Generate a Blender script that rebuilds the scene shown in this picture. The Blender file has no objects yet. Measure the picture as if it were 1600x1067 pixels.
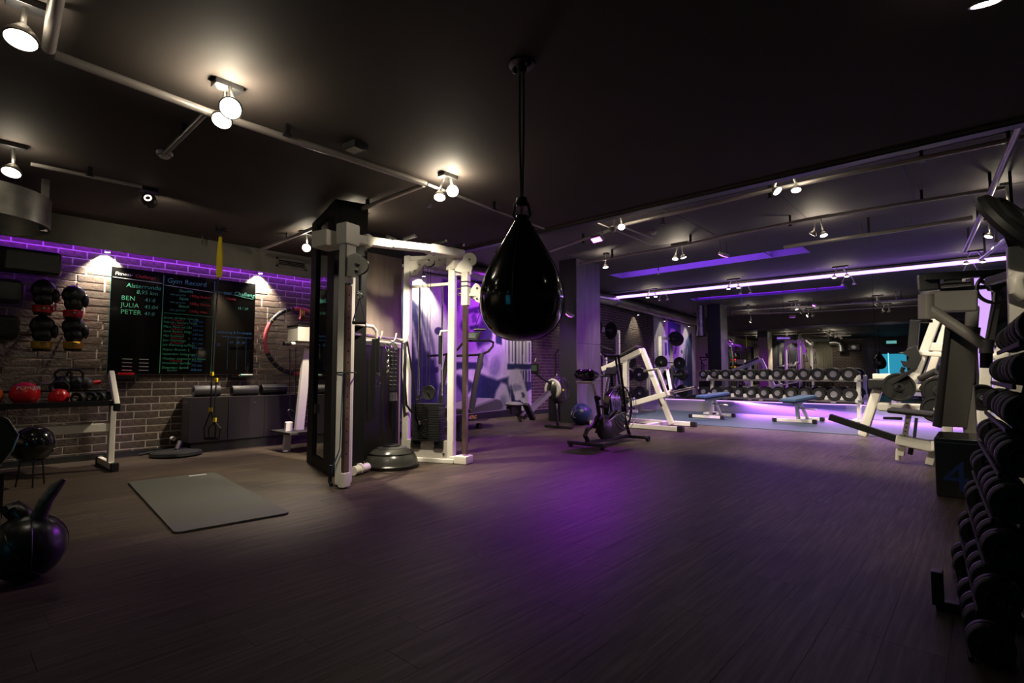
import bpy, bmesh, math, random
import numpy as np
from mathutils import Vector, Matrix
random.seed(7)
SC = bpy.context.scene
COL = SC.collection
PI = math.pi
# ------------------------------------------------------------------ camera, light, exposure
FPX, CXP, CYP, EYE = 818.0, 800.0, 533.5, 1.0
PITCH = math.atan((584 - CYP) / FPX)
YAW = math.radians(41.9)
cam_d = bpy.data.cameras.new('camera'); cam = bpy.data.objects.new('camera', cam_d); COL.objects.link(cam)
cam_d.sensor_width = 36.0; cam_d.lens = FPX / 1600 * 36.0; cam_d.clip_start = 0.02; cam_d.clip_end = 100
cam.location = (0, 0, EYE); cam.rotation_euler = (PI / 2 + PITCH, 0, YAW)
SC.camera = cam
w = bpy.data.worlds.new('world'); SC.world = w; w.use_nodes = True
w.node_tree.nodes['Background'].inputs[0].default_value = (0.02, 0.02, 0.03, 1)
w.node_tree.nodes['Background'].inputs[1].default_value = 0.0
SC.view_settings.view_transform = 'Standard'; SC.view_settings.look = 'None'
SC.view_settings.gamma = 1.0; SC.view_settings.use_curve_mapping = False
SC.view_settings.exposure = 0.0
SC.cycles.caustics_reflective = False; SC.cycles.caustics_refractive = False
SC.cycles.sample_clamp_indirect = 3.0
SC.cycles.max_bounces = 8
WARM = (1.0, 0.87, 0.64)
K_SPOT = 2.6       # common scale of the ceiling spots
PURPLE = (0.34, 0.05, 1.0)
MAGENTA = (0.44, 0.025, 0.90)

# ------------------------------------------------------------------ measuring helpers (room coordinates of things seen at a pixel)
def _ray(px, py):
    a = (px - CXP) / FPX; b = -(py - CYP) / FPX
    F = math.cos(PITCH) - b * math.sin(PITCH); U = math.sin(PITCH) + b * math.cos(PITCH)
    c, s = math.cos(YAW), math.sin(YAW)
    return Vector((-F * s + a * c, F * c + a * s, U))
def G(px, py, h=0.0):
    d = _ray(px, py); return Vector((0, 0, EYE)) + d * ((h - EYE) / d.z)
def XP(px, py, x):
    d = _ray(px, py); return Vector((0, 0, EYE)) + d * (x / d.x)
def YP(px, py, y):
    d = _ray(px, py); return Vector((0, 0, EYE)) + d * (y / d.y)
def HZ(x, y, py):
    """height on the vertical line over (x, y) that shows at image row py"""
    F = -x * math.sin(YAW) + y * math.cos(YAW); t = (CYP - py) / FPX
    return EYE + F * (t * math.cos(PITCH) + math.sin(PITCH)) / (math.cos(PITCH) - t * math.sin(PITCH))
def proj(x, y, z):
    c, s = math.cos(YAW), math.sin(YAW)
    F = -x * s + y * c; R = x * c + y * s; U = z - EYE
    D = F * math.cos(PITCH) + U * math.sin(PITCH); V = -F * math.sin(PITCH) + U * math.cos(PITCH)
    return CXP + FPX * R / D, CYP - FPX * V / D

# ------------------------------------------------------------------ mesh builder
class M:
    def __init__(s): s.bm = bmesh.new(); s.bev = False
    def _hull8(s, c):
        v = [s.bm.verts.new(p) for p in c]
        return [s.bm.faces.new([v[i] for i in f]) for f in ((0,3,2,1),(4,5,6,7),(0,1,5,4),(1,2,6,5),(2,3,7,6),(3,0,4,7))]
    def box(s, x0, x1, y0, y1, z0, z1, bev=0.0):
        return s.obox(((x0+x1)/2, (y0+y1)/2, (z0+z1)/2), (abs(x1-x0), abs(y1-y0), abs(z1-z0)), None, bev)
    def obox(s, c, size, rot=None, bev=0.0):
        """box with centre c; rot a 3x3 matrix or angle about z"""
        if rot is None: R = Matrix.Identity(3)
        elif isinstance(rot, (int, float)): R = Matrix.Rotation(rot, 3, 'Z')
        else: R = rot
        c = Vector(c); h = [q/2 for q in size]
        P = [c + R @ Vector((sx*h[0], sy*h[1], sz*h[2])) for sz in (-1,1) for sx,sy in ((-1,-1),(1,-1),(1,1),(-1,1))]
        fs = s._hull8(P)
        if bev > 0:
            s.bev = True; ed = set(e for f in fs for e in f.edges)
            bmesh.ops.bevel(s.bm, geom=list(ed), offset=bev, segments=2, profile=0.5, affect='EDGES')
        return s
    def beam(s, p0, p1, w, h, up=(0,0,1), bev=0.004):
        """rectangular tube from p0 to p1; w across, h along up"""
        p0, p1 = Vector(p0), Vector(p1); a = (p1-p0); L = a.length; a.normalize(); up = Vector(up)
        if abs(a.dot(up)) > 0.98: up = Vector((0,1,0)) if abs(a.y) < .9 else Vector((1,0,0))
        x = a.cross(up).normalized(); z = x.cross(a).normalized()
        R = Matrix((x, a, z)).transposed()
        return s.obox((p0+p1)/2, (w, L, h), R, bev)
    def tube(s, pts, r, n=10, closed=False, cap=True):
        pts = [Vector(p) for p in pts]; N = len(pts); rings = []; prev = None
        for i, p in enumerate(pts):
            if closed: t = (pts[(i+1) % N] - pts[i-1])
            else: t = pts[min(i+1, N-1)] - pts[max(i-1, 0)]
            t.normalize()
            if prev is None:
                u = t.orthogonal().normalized()
            else:
                u = (prev - t*prev.dot(t)).normalized()
            prev = u; v = t.cross(u)
            rr = r[i] if isinstance(r, (list, tuple)) else r
            rings.append([s.bm.verts.new(p + (u*math.cos(2*PI*k/n) + v*math.sin(2*PI*k/n))*rr) for k in range(n)])
        for i in range(N if closed else N-1):
            a, b = rings[i], rings[(i+1) % N]
            off = 0
            if closed and i == N-1:   # best match of the closing ring
                off = min(range(n), key=lambda o: (a[0].co - b[o].co).length)
            for k in range(n):
                s.bm.faces.new((a[k], a[(k+1)%n], b[(k+1+off)%n], b[(k+off)%n]))
        if cap and not closed:
            s.bm.faces.new(rings[0][::-1]); s.bm.faces.new(rings[-1])
        return s
    def cyl(s, p0, p1, r, n=20, r1=None): return s.tube([p0, p1], [r, r if r1 is None else r1], n)
    def lathe(s, prof, o=(0,0,0), axis=(0,0,1), n=28, squash=None):
        """prof: (radius, along axis)"""
        o = Vector(o); a = Vector(axis).normalized(); u = a.orthogonal().normalized(); v = a.cross(u); rings = []
        for r, z in prof:
            if r < 1e-6: rings.append([s.bm.verts.new(o + a*z)])
            else: rings.append([s.bm.verts.new(o + a*z + (u*math.cos(2*PI*k/n) + v*math.sin(2*PI*k/n))*r) for k in range(n)])
        for A, B in zip(rings[:-1], rings[1:]):
            for k in range(n):
                k2 = (k+1) % n
                if len(A) == 1 and len(B) == 1: continue
                if len(A) == 1: s.bm.faces.new((A[0], B[k2], B[k]))
                elif len(B) == 1: s.bm.faces.new((A[k], A[k2], B[0]))
                else: s.bm.faces.new((A[k], A[k2], B[k2], B[k]))
        return s
    def ball(s, c, r, sc=(1,1,1), n=24, m=14, rot=None):
        R = rot or Matrix.Identity(3); c = Vector(c); rings = []
        for j in range(m+1):
            th = PI*j/m
            if j in (0, m): rings.append([s.bm.verts.new(c + R @ Vector((0,0,math.cos(th)*r*sc[2])))]); continue
            rings.append([s.bm.verts.new(c + R @ Vector((math.sin(th)*math.cos(2*PI*k/n)*r*sc[0], math.sin(th)*math.sin(2*PI*k/n)*r*sc[1], math.cos(th)*r*sc[2]))) for k in range(n)])
        for A, B in zip(rings[:-1], rings[1:]):
            for k in range(n):
                k2 = (k+1) % n
                if len(A) == 1: s.bm.faces.new((A[0], B[k], B[k2]))
                elif len(B) == 1: s.bm.faces.new((A[k2], A[k], B[0]))
                else: s.bm.faces.new((A[k], B[k], B[k2], A[k2]))
        return s
    def torus(s, c, R, r, axis=(0,0,1), n=36, m=8, sx=1, sy=1):
        a = Vector(axis).normalized(); u = a.orthogonal().normalized(); v = a.cross(u); c = Vector(c)
        return s.tube([c + u*math.cos(2*PI*k/n)*R*sx + v*math.sin(2*PI*k/n)*R*sy for k in range(n)], r, m, closed=True)
    def prism(s, pts, o, U, V, depth, bev=0.0):
        """outline pts (a, b) in the frame U, V through o, extruded by depth along U x V, centred"""
        o, U, V = Vector(o), Vector(U).normalized(), Vector(V).normalized(); N = U.cross(V).normalized()
        lo = [s.bm.verts.new(o + U*a + V*b - N*depth/2) for a, b in pts]
        hi = [s.bm.verts.new(o + U*a + V*b + N*depth/2) for a, b in pts]
        fs = [s.bm.faces.new(lo[::-1]), s.bm.faces.new(hi)]
        n = len(pts)
        for i in range(n): fs.append(s.bm.faces.new((lo[i], lo[(i+1)%n], hi[(i+1)%n], hi[i])))
        if bev > 0:
            s.bev = True; ed = set(fs[0].edges) | set(fs[1].edges)
            bmesh.ops.bevel(s.bm, geom=list(ed), offset=bev, segments=2, profile=0.5, affect='EDGES')
        return s
    def build(s, name, mat, parent=None, smooth=True, angle=40):
        off = OFF.get(parent.name, Vector((0,0,0))) if parent else Vector((0,0,0))
        if off.length > 0: bmesh.ops.translate(s.bm, vec=-off, verts=s.bm.verts)
        bmesh.ops.recalc_face_normals(s.bm, faces=s.bm.faces)
        me = bpy.data.meshes.new(name); s.bm.to_mesh(me); s.bm.free()
        if smooth:
            me.shade_smooth(); me.set_sharp_from_angle(angle=math.radians(angle))
        o = bpy.data.objects.new(name, me); COL.objects.link(o)
        if mat: me.materials.append(mat)
        if parent: o.parent = parent; OFF[o.name] = off
        if s.bev and smooth:
            wn = o.modifiers.new('weighted', 'WEIGHTED_NORMAL'); wn.keep_sharp = True; wn.weight = 100
        return o
OFF = {}
def tag(o, label, cat, group=None, kind=None):
    o['label'] = label; o['category'] = cat
    if group: o['group'] = group
    if kind: o['kind'] = kind
    return o
def thing(name, label, cat, loc=(0,0,0), group=None):
    o = bpy.data.objects.new(name, None); COL.objects.link(o); o.location = loc; o.empty_display_size = 0.1
    OFF[o.name] = Vector(loc); return tag(o, label, cat, group)
def struct(o): o['kind'] = 'structure'; return o
def dup(root, loc=None, rz=None, label=None, group=None, scale=None):
    r = root.copy(); COL.objects.link(r)
    if loc is not None: r.location = loc
    if rz is not None: r.rotation_euler = (0, 0, rz)
    if scale: r.scale = (scale,)*3
    if label: r['label'] = label
    if group: r['group'] = group
    for ch in list(root.children):
        c = ch.copy(); COL.objects.link(c); c.parent = r
        for g in list(ch.children):
            d = g.copy(); COL.objects.link(d); d.parent = c
    return r
def text(name, body, mat, loc, size, rot, parent=None, align='LEFT', shear=0.0, ext=0.0, space=1.0):
    c = bpy.data.curves.new(name, 'FONT'); c.body = body; c.size = size; c.align_x = align; c.shear = shear; c.extrude = ext
    c.space_line = space; c.resolution_u = 2
    tmp = bpy.data.objects.new(name, c); COL.objects.link(tmp); c.materials.append(mat)
    dg = bpy.context.evaluated_depsgraph_get(); me = bpy.data.meshes.new_from_object(tmp.evaluated_get(dg)); me.name = name
    bpy.data.objects.remove(tmp); o = bpy.data.objects.new(name, me); COL.objects.link(o)
    if not me.materials: me.materials.append(mat)
    off = OFF.get(parent.name, Vector((0,0,0))) if parent else Vector((0,0,0))
    o.location = Vector(loc) - off; o.rotation_euler = rot
    if parent: o.parent = parent
    return o
FACE_PX = (PI/2, 0, PI/2)       # lettering on a face that looks along +X
FACE_NY = (PI/2, 0, 0)          # lettering on a face that looks along -Y
FACE_NX = (PI/2, 0, -PI/2)
def arc(c, r, a0, a1, U, V, n=8):
    c, U, V = Vector(c), Vector(U), Vector(V)
    return [c + U*r*math.cos(a0+(a1-a0)*k/n) + V*r*math.sin(a0+(a1-a0)*k/n) for k in range(n+1)]

# ------------------------------------------------------------------ materials
def mat(name, col, rough=0.5, metal=0.0, spec=0.5, noise=0.0, nscale=20.0, bump=0.0, bscale=60.0, coat=0.0, stretch=None, col2=None, emit=None, es=0.0):
    m = bpy.data.materials.new(name); m.use_nodes = True; nt = m.node_tree; b = nt.nodes['Principled BSDF']
    b.inputs['Base Color'].default_value = (*col, 1); b.inputs['Roughness'].default_value = rough
    b.inputs['Metallic'].default_value = metal; b.inputs['Specular IOR Level'].default_value = spec
    b.inputs['Coat Weight'].default_value = coat; b.inputs['Coat Roughness'].default_value = 0.05
    if emit: b.inputs['Emission Color'].default_value = (*emit, 1); b.inputs['Emission Strength'].default_value = es
    tc = mp = None
    if noise > 0 or bump > 0:
        tc = nt.nodes.new('ShaderNodeTexCoord'); mp = nt.nodes.new('ShaderNodeMapping')
        nt.links.new(tc.outputs['Object'], mp.inputs[0])
        if stretch: mp.inputs['Scale'].default_value = stretch
    if noise > 0:
        n = nt.nodes.new('ShaderNodeTexNoise'); n.inputs['Scale'].default_value = nscale; n.inputs['Detail'].default_value = 5
        nt.links.new(mp.outputs[0], n.inputs['Vector'])
        r = nt.nodes.new('ShaderNodeValToRGB')
        c2 = col2 or tuple(max(0, c*(1-noise)) for c in col)
        r.color_ramp.elements[0].position = 0.35; r.color_ramp.elements[0].color = (*c2, 1)
        r.color_ramp.elements[1].position = 0.65; r.color_ramp.elements[1].color = (*col, 1)
        nt.links.new(n.outputs['Fac'], r.inputs[0]); nt.links.new(r.outputs[0], b.inputs['Base Color'])
    if bump > 0:
        n = nt.nodes.new('ShaderNodeTexNoise'); n.inputs['Scale'].default_value = bscale; n.inputs['Detail'].default_value = 4
        nt.links.new(mp.outputs[0], n.inputs['Vector'])
        bp = nt.nodes.new('ShaderNodeBump'); bp.inputs['Strength'].default_value = bump; bp.inputs['Distance'].default_value = 0.01
        nt.links.new(n.outputs['Fac'], bp.inputs['Height']); nt.links.new(bp.outputs[0], b.inputs['Normal'])
    return m
def emitter(name, col, s):
    m = bpy.data.materials.new(name); m.use_nodes = True; nt = m.node_tree; nt.nodes.clear()
    e = nt.nodes.new('ShaderNodeEmission'); o = nt.nodes.new('ShaderNodeOutputMaterial')
    e.inputs[0].default_value = (*col, 1); e.inputs[1].default_value = s; nt.links.new(e.outputs[0], o.inputs[0]); return m
WHITE = mat('white_powder_coat', (0.80, 0.77, 0.72), 0.32, noise=0.08, nscale=6, bump=0.05, bscale=200)
CREAM = mat('cream_plastic', (0.76, 0.72, 0.65), 0.4)
BLACK = mat('black_plastic', (0.012, 0.012, 0.013), 0.35)
RUBBER = mat('black_rubber', (0.011, 0.011, 0.012), 0.55, spec=0.3, bump=0.15, bscale=120)
VINYL = mat('glossy_black_vinyl', (0.006, 0.006, 0.007), 0.12, coat=0.6, bump=0.08, bscale=9)
LEATHER = mat('black_leather', (0.012, 0.012, 0.012), 0.3, bump=0.3, bscale=14)
DPAD = mat('charcoal_upholstery', (0.035, 0.033, 0.036), 0.5, bump=0.1)
GPAD = mat('grey_back_panel', (0.26, 0.235, 0.205), 0.45, noise=0.2, nscale=3)
BPAD = mat('blue_upholstery', (0.05, 0.10, 0.20), 0.45, bump=0.1)
CHROME = mat('chrome', (0.75, 0.75, 0.75), 0.12, metal=1.0)
STEEL = mat('brushed_steel', (0.45, 0.43, 0.40), 0.3, metal=1.0, noise=0.2, nscale=8, stretch=(20, 20, 1))
DSTEEL = mat('dark_steel', (0.10, 0.095, 0.09), 0.3, metal=0.8)
CAPM = mat('grey_end_cap', (0.34, 0.33, 0.36), 0.3, metal=0.3)
DOORK = mat('matt_black_door_paint', (0.005, 0.005, 0.006), 0.6, spec=0.2)
RAIL = mat('brown_reflection_rail', (0.45, 0.33, 0.26), 0.28, metal=0.9, noise=0.4, nscale=5)  # chrome rail, its brown reflection put into the base colour
GALV = mat('galvanised_duct', (0.55, 0.54, 0.50), 0.35, metal=0.85, noise=0.25, nscale=9)
PIPE = mat('painted_conduit', (0.48, 0.44, 0.42), 0.3, metal=0.35, noise=0.15, nscale=4)
IRON = mat('cast_iron_plate', (0.012, 0.012, 0.013), 0.42, spec=0.35, noise=0.3, nscale=30)
CEIL = mat('dark_ceiling_paint', (0.075, 0.062, 0.056), 0.75, noise=0.12, nscale=1.2, spec=0.25)
CEIL2 = mat('grey_ceiling_paint', (0.12, 0.108, 0.115), 0.7, noise=0.12, nscale=1.0, spec=0.3)
MORTAR = mat('light_mortar', (0.52, 0.46, 0.41), 0.9, noise=0.25, nscale=30, bump=0.3)
BRICKS = [mat('brown_brick_%s' % n, c, 0.85, noise=0.45, nscale=22, bump=0.5, bscale=45) for n, c in
          (('a', (0.135, 0.098, 0.080)), ('b', (0.105, 0.080, 0.067)), ('c', (0.155, 0.114, 0.094)), ('d', (0.12, 0.086, 0.070)))]
SOFFIT = mat('grey_soffit_paint', (0.32, 0.32, 0.29), 0.7, noise=0.2, nscale=3, spec=0.3)
PIER = mat('brown_grey_render', (0.24, 0.195, 0.155), 0.6, noise=0.35, nscale=2.5, stretch=(3, 3, .5))
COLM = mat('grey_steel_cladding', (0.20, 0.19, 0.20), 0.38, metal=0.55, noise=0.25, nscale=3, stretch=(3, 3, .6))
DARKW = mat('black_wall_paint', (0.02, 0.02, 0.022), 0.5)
PURPLE_PAINT = mat('purple_rough_plaster', (0.30, 0.25, 0.42), 0.8, bump=0.6, bscale=14)
MIRROR = mat('mirror_glass', (0.80, 0.83, 0.86), 0.0, metal=1.0)
DGLASS = mat('dark_glass', (0.006, 0.006, 0.007), 0.03, spec=0.9, coat=0.8)
BOARD = mat('blackboard_gloss', (0.006, 0.006, 0.006), 0.08, spec=0.35)
RED = mat('red_rubber', (0.62, 0.015, 0.02), 0.25)
ORANGE = mat('orange_rubber', (0.75, 0.16, 0.01), 0.3)
YELLOW = mat('yellow_webbing', (0.85, 0.62, 0.01), 0.6)
MUSTARD = mat('mustard_leather', (0.65, 0.38, 0.02), 0.4)
PINK = mat('pink_foam', (0.8, 0.16, 0.17), 0.5)
NAVY = mat('navy_foam', (0.012, 0.02, 0.05), 0.6)
BRASS = mat('brass', (0.75, 0.38, 0.12), 0.25, metal=1.0)
BLUEINK = mat('blue_print', (0.005, 0.018, 0.11), 0.5)
MATGREY = mat('grey_yoga_foam', (0.052, 0.052, 0.045), 0.7, bump=0.1, bscale=150)
BLUEFLOOR = mat('blue_grey_rubber_flooring', (0.025, 0.055, 0.095), 0.55, noise=0.15, nscale=4)
WOOD = mat('board_wood', (0.10, 0.075, 0.055), 0.4)
SILVERT = mat('silver_print', (0.55, 0.55, 0.55), 0.4)
YELLOWT = mat('yellow_print', (0.9, 0.8, 0.03), 0.5)
LAMP = emitter('spot_lens_light', (1.0, 0.93, 0.78), 28)
LED = emitter('violet_led_tube', (0.50, 0.24, 1.0), 4.0)
LEDV = emitter('violet_led_panel', (0.62, 0.36, 1.0), 1.2)
LEDM = emitter('magenta_flood_lens', (0.75, 0.12, 1.0), 9)
PBLUE = emitter('purple_led_tape', (0.30, 0.02, 1.0), 2.5)
EXIT = emitter('exit_sign_face', (0.25, 0.75, 0.7), 0.6)
DAY = emitter('cyan_daylight_pane', (0.04, 0.42, 0.62), .8)
SCREEN = mat('display_glass', (0.06, 0.10, 0.07), 0.2)

def wood_mat(name, seed, dark):
    m = bpy.data.materials.new(name); m.use_nodes = True; nt = m.node_tree; b = nt.nodes['Principled BSDF']
    tc = nt.nodes.new('ShaderNodeTexCoord'); g = nt.nodes.new('ShaderNodeNewGeometry'); mp = nt.nodes.new('ShaderNodeMapping')
    nt.links.new(g.outputs['Position'], mp.inputs[0]); mp.inputs['Scale'].default_value = (44, 2.0, 1); mp.inputs['Location'].default_value = (seed*3.1, seed*1.7, 0)
    n = nt.nodes.new('ShaderNodeTexNoise'); n.inputs['Scale'].default_value = 1.0; n.inputs['Detail'].default_value = 8; n.inputs['Roughness'].default_value = .65
    nt.links.new(mp.outputs[0], n.inputs['Vector'])
    mp2 = nt.nodes.new('ShaderNodeMapping'); nt.links.new(g.outputs['Position'], mp2.inputs[0]); mp2.inputs['Scale'].default_value = (3.5, .8, 1); mp2.inputs['Location'].default_value = (seed, seed*.3, 0)
    n2 = nt.nodes.new('ShaderNodeTexNoise'); n2.inputs['Scale'].default_value = 1.0; n2.inputs['Detail'].default_value = 3
    nt.links.new(mp2.outputs[0], n2.inputs['Vector'])
    mx = nt.nodes.new('ShaderNodeMath'); mx.operation = 'MULTIPLY_ADD'; mx.inputs[1].default_value = .78
    nt.links.new(n.outputs['Fac'], mx.inputs[0])
    m2 = nt.nodes.new('ShaderNodeMath'); m2.operation = 'MULTIPLY'; m2.inputs[1].default_value = .22; nt.links.new(n2.outputs['Fac'], m2.inputs[0]); nt.links.new(m2.outputs[0], mx.inputs[2])
    r = nt.nodes.new('ShaderNodeValToRGB'); e = r.color_ramp.elements
    e[0].position = .33; e[0].color = (0.034*dark, 0.023*dark, 0.017*dark, 1)
    e[1].position = .67; e[1].color = (0.21*dark, 0.150*dark, 0.108*dark, 1)
    k = r.color_ramp.elements.new(.5); k.color = (0.105*dark, 0.076*dark, 0.056*dark, 1)
    nt.links.new(mx.outputs[0], r.inputs[0]); nt.links.new(r.outputs[0], b.inputs['Base Color'])
    rr = nt.nodes.new('ShaderNodeMapRange'); rr.inputs['To Min'].default_value = .58; rr.inputs['To Max'].default_value = .42
    nt.links.new(n.outputs['Fac'], rr.inputs['Value']); nt.links.new(rr.outputs[0], b.inputs['Roughness'])
    b.inputs['Specular IOR Level'].default_value = .3
    bp = nt.nodes.new('ShaderNodeBump'); bp.inputs['Strength'].default_value = .12; bp.inputs['Distance'].default_value = .003
    nt.links.new(n.outputs['Fac'], bp.inputs['Height']); nt.links.new(bp.outputs[0], b.inputs['Normal'])
    return m
WOODS = [wood_mat('oak_vinyl_%s' % c, i*2.3, d) for i, (c, d) in enumerate((('a', .48), ('b', .44), ('c', .52)))]
# ------------------------------------------------------------------ room shell
XL, XM, XR = -7.77, -8.30, 1.7      # left brick wall, mural wall, right wall
YB, YMIR = -3.0, 14.12              # wall behind, farthest reach of the (slightly skewed) mirror wall
MD0, MSL = 14.0, .05                # mirror plane y = MD0 + MSL * x
ZC, ZC2, YSTEP = 2.78, 3.36, 5.0    # low ceiling, high ceiling, step
PIECE = {}
def ymir(x): return MD0 + MSL*x
def mbox(m, x0, x1, d0, d1, z0, z1):
    """box along the mirror wall, d0..d1 measured from the mirror plane"""
    m._hull8([(x, ymir(x)+d, z) for z in (z0, z1) for x, d in ((x0, d0), (x1, d0), (x1, d1), (x0, d1))]); return m
def reflect(x, y):
    n = Vector((-MSL, 1)).normalized(); d = MD0/math.sqrt(1+MSL*MSL); k = x*n.x + y*n.y - d
    return x - 2*k*n.x, y - 2*k*n.y
def y_from_mirror(px, x):
    return min((abs(proj(*reflect(x, 4+.02*k), 1.0)[0]-px), 4+.02*k) for k in range(490))[1]
def piece(name, key, mk, mt, parent, loc, rz=0.0, sc=None):
    """one object per piece, mesh shared between alike ones"""
    if key not in PIECE:
        o = mk().build(name, mt, smooth=False); PIECE[key] = o.data
    else:
        o = bpy.data.objects.new(name, PIECE[key]); COL.objects.link(o)
    o.parent = parent; o.location = loc; o.rotation_euler = (0, 0, rz)
    if sc: o.scale = sc
    return o
floor = struct(M().box(XM-.1, XR+.1, YB-.1, YMIR+.2, -.12, -.012).build('floor', BLACK, smooth=False))
PW, PL = .19, 1.25
def plank_mesh(l): return lambda: M().obox((0, 0, 0), (PW-.0010, l-.0012, .012), None, .0004)
cells = []
ix = 0; x = XM
while x < XR:
    y = YB - random.random()*PL
    while y < YMIR:
        y0, y1 = max(y, YB), min(y+PL, YMIR)
        if y1 - y0 > .05: cells.append((x+PW/2, y0, y1, random.randrange(3)))
        y += PL
    x += PW; ix += 1
def area(c):
    fx = -c[0]*math.sin(YAW)+((c[1]+c[2])/2)*math.cos(YAW)
    if fx < .6: return -1
    px, py = proj(c[0], (c[1]+c[2])/2, 0)
    return 1/fx**3 if -150 < px < 1750 and py < 1200 else -1
cells.sort(key=area, reverse=True)
rest = [M(), M(), M()]
for i, c in enumerate(cells):
    L = c[2]-c[1]
    if i < 290:
        full = abs(L-PL) < 1e-3
        piece('floor_plank', ('plank', round(L, 2), c[3]), plank_mesh(L), WOODS[c[3]], floor, (c[0], (c[1]+c[2])/2, -.006))
    else: rest[c[3]].box(c[0]-PW/2+.0007, c[0]+PW/2-.0007, c[1]+.0008, c[2]-.0008, -.012, 0)
for i in range(3):
    o = rest[i].build('distant_planks', WOODS[i], floor, smooth=False); o['kind'] = 'stuff'

# left brick wall: mortar plane and bricks
wl = struct(M().box(XL-.15, XL, YB, 4.6, 0, ZC2).build('wall_left', MORTAR, smooth=False))
CH, BL = .09, .262
def brick_mesh(l): 
    def mk():
        m = M(); m.obox((0, 0, 0), (.028, l-.014, CH-.015), None, .003)
        for v in m.bm.verts: v.co.x += random.uniform(-.0015, .0015)
        return m
    return mk
stuffb = [M() for _ in range(4)]; cand = []
for row in range(int(2.62/CH)+1):
    z = CH*(row+.5)
    y = YB - random.choice((0, .5, .33))*BL
    while y < 4.6:
        y0, y1 = max(y, YB), min(y+BL, 4.6)
        inside_board = 1.48 < y0 and y1 < 3.03 and 1.06 < z < 2.22
        if y1-y0 > .04 and not inside_board: cand.append((y0, y1, z, random.randrange(4)))
        y += BL
vis = [c for c in cand if .45 < c[0] < 4.05 and not (2.3 < c[0] < 3.3 and c[2] < .68)]
vis.sort(key=lambda c: (c[0]**2*.4 + (c[2]-1.4)**2))
vs = set(vis[:295])
for c in cand:
    y0, y1, z, k = c; L = y1-y0; px = random.uniform(-.003, .004)
    if c in vs: piece('brick', ('brick', round(L, 2), k), brick_mesh(L), BRICKS[k], wl, (XL-.010+px*.5, (y0+y1)/2, z))
    else: stuffb[k].box(XL-.02, XL+.004+px*.5, y0+.007, y1-.007, z-CH/2+.0075, z+CH/2-.0075)
for k in range(4):
    o = stuffb[k].build('brick_courses', BRICKS[k], wl, smooth=False); o['kind'] = 'stuff'
# jog + mural wall
m = M().box(XM-.15, XM, 4.6, YMIR+.2, 0, ZC2+.1).box(XM-.15, XL, 4.5, 4.6, 0, ZC2)
wl2 = struct(m.build('wall_left_far', MORTAR, smooth=False))
sb = [M() for _ in range(4)]
for row in range(int(3.1/.078)):
    z = .12+.078*(row+.5); y = 9.94 - random.choice((0, .1))
    if True:
        while y < YMIR:
            y0, y1 = max(y, 9.96), min(y+.215, YMIR)
            if y1-y0 > .04: sb[random.randrange(4)].box(XM-.005, XM+.004, y0+.006, y1-.006, z-.039+.006, z+.039-.006)
            y += .215
for k in range(4):
    o = sb[k].build('brick_courses', BRICKS[k], wl2, smooth=False); o['kind'] = 'stuff'
struct(M().box(XM, XM+.03, 4.6, YMIR, 0, .11).build('baseboard_left', DARKW, smooth=False))
struct(M().box(XL+.022, XL+.04, YB, 4.5, 0, .07).build('trim_1', DARKW, smooth=False))
# soffit band over the brick
sof = struct(M().box(XL, XL+.17, YB, 4.6, 2.53, ZC).box(XL+.145, XL+.17, YB, 4.6, 2.455, 2.53).build('trim_2', SOFFIT, smooth=False))
wb = struct(M().box(XM-.15, XR+.15, YB-.15, YB, 0, ZC2).build('wall_back', DARKW, smooth=False))
# part of the back wall seen in the mirror: brick
wbr = M(); rowsb = M()
wbr.box(-3.95, -2.65, YB, YB+.01, 0, 2.7)
o = wbr.build('brick_backing', MORTAR, wb, smooth=False)
for row in range(34):
    z = .078*(row+.5)+.02; x = -3.95 - (row % 2)*.11
    while x < -2.65:
        x0, x1 = max(x, -3.95), min(x+.215, -2.65)
        if x1-x0 > .03: rowsb.box(x0+.006, x1-.006, YB+.005, YB+.03, z-.033, z+.033)
        x += .215
o = rowsb.build('brick_courses', BRICKS[0], wb, smooth=False); o['kind'] = 'stuff'
wr = struct(M().box(XR, XR+.15, YB, YMIR+.2, 0, ZC2).build('wall_right', DARKW, smooth=False))
# mirror wall: plinth, mirror panels, rim
wm = struct(mbox(M(), XM-.1, XR+.1, .006, .2, 0, ZC2+.1).build('wall_mirror', DARKW, smooth=False))
seams = [XM] + [YP(p, 500, 13.85).x for p in (1017, 1113, 1225, 1365, 1530)] + [XR]
for a, b in zip(seams[:-1], seams[1:]):
    mbox(M(), a+.004, b-.004, -.004, .004, .34, 3.24).build('mirror_panel', MIRROR, wm, smooth=False)
struct(mbox(M(), XM, XR, -.10, 0, 0, .32).build('baseboard_mirror', mat('pale_plinth_paint', (.45,.42,.5), .5), smooth=False))
# ceilings
cl = M(); cl.box(XM, XR+.1, YB-.1, YSTEP, ZC, ZC2+.3)
ceil = struct(cl.build('ceiling', CEIL, smooth=False))
c2 = M()
RX0, RX1, RY0, RY1 = -6.57, -2.38, 10.75, 11.4           # recess with purple light
c2.box(XM, XR+.1, YSTEP, RY0, ZC2, ZC2+.3).box(XM, XR+.1, RY1, YMIR+.2, ZC2, ZC2+.3)
c2.box(XM, RX0, RY0, RY1, ZC2, ZC2+.3).box(RX1, XR+.1, RY0, RY1, ZC2, ZC2+.3)
ceil2 = struct(c2.build('ceiling_far', CEIL2, smooth=False))
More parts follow.
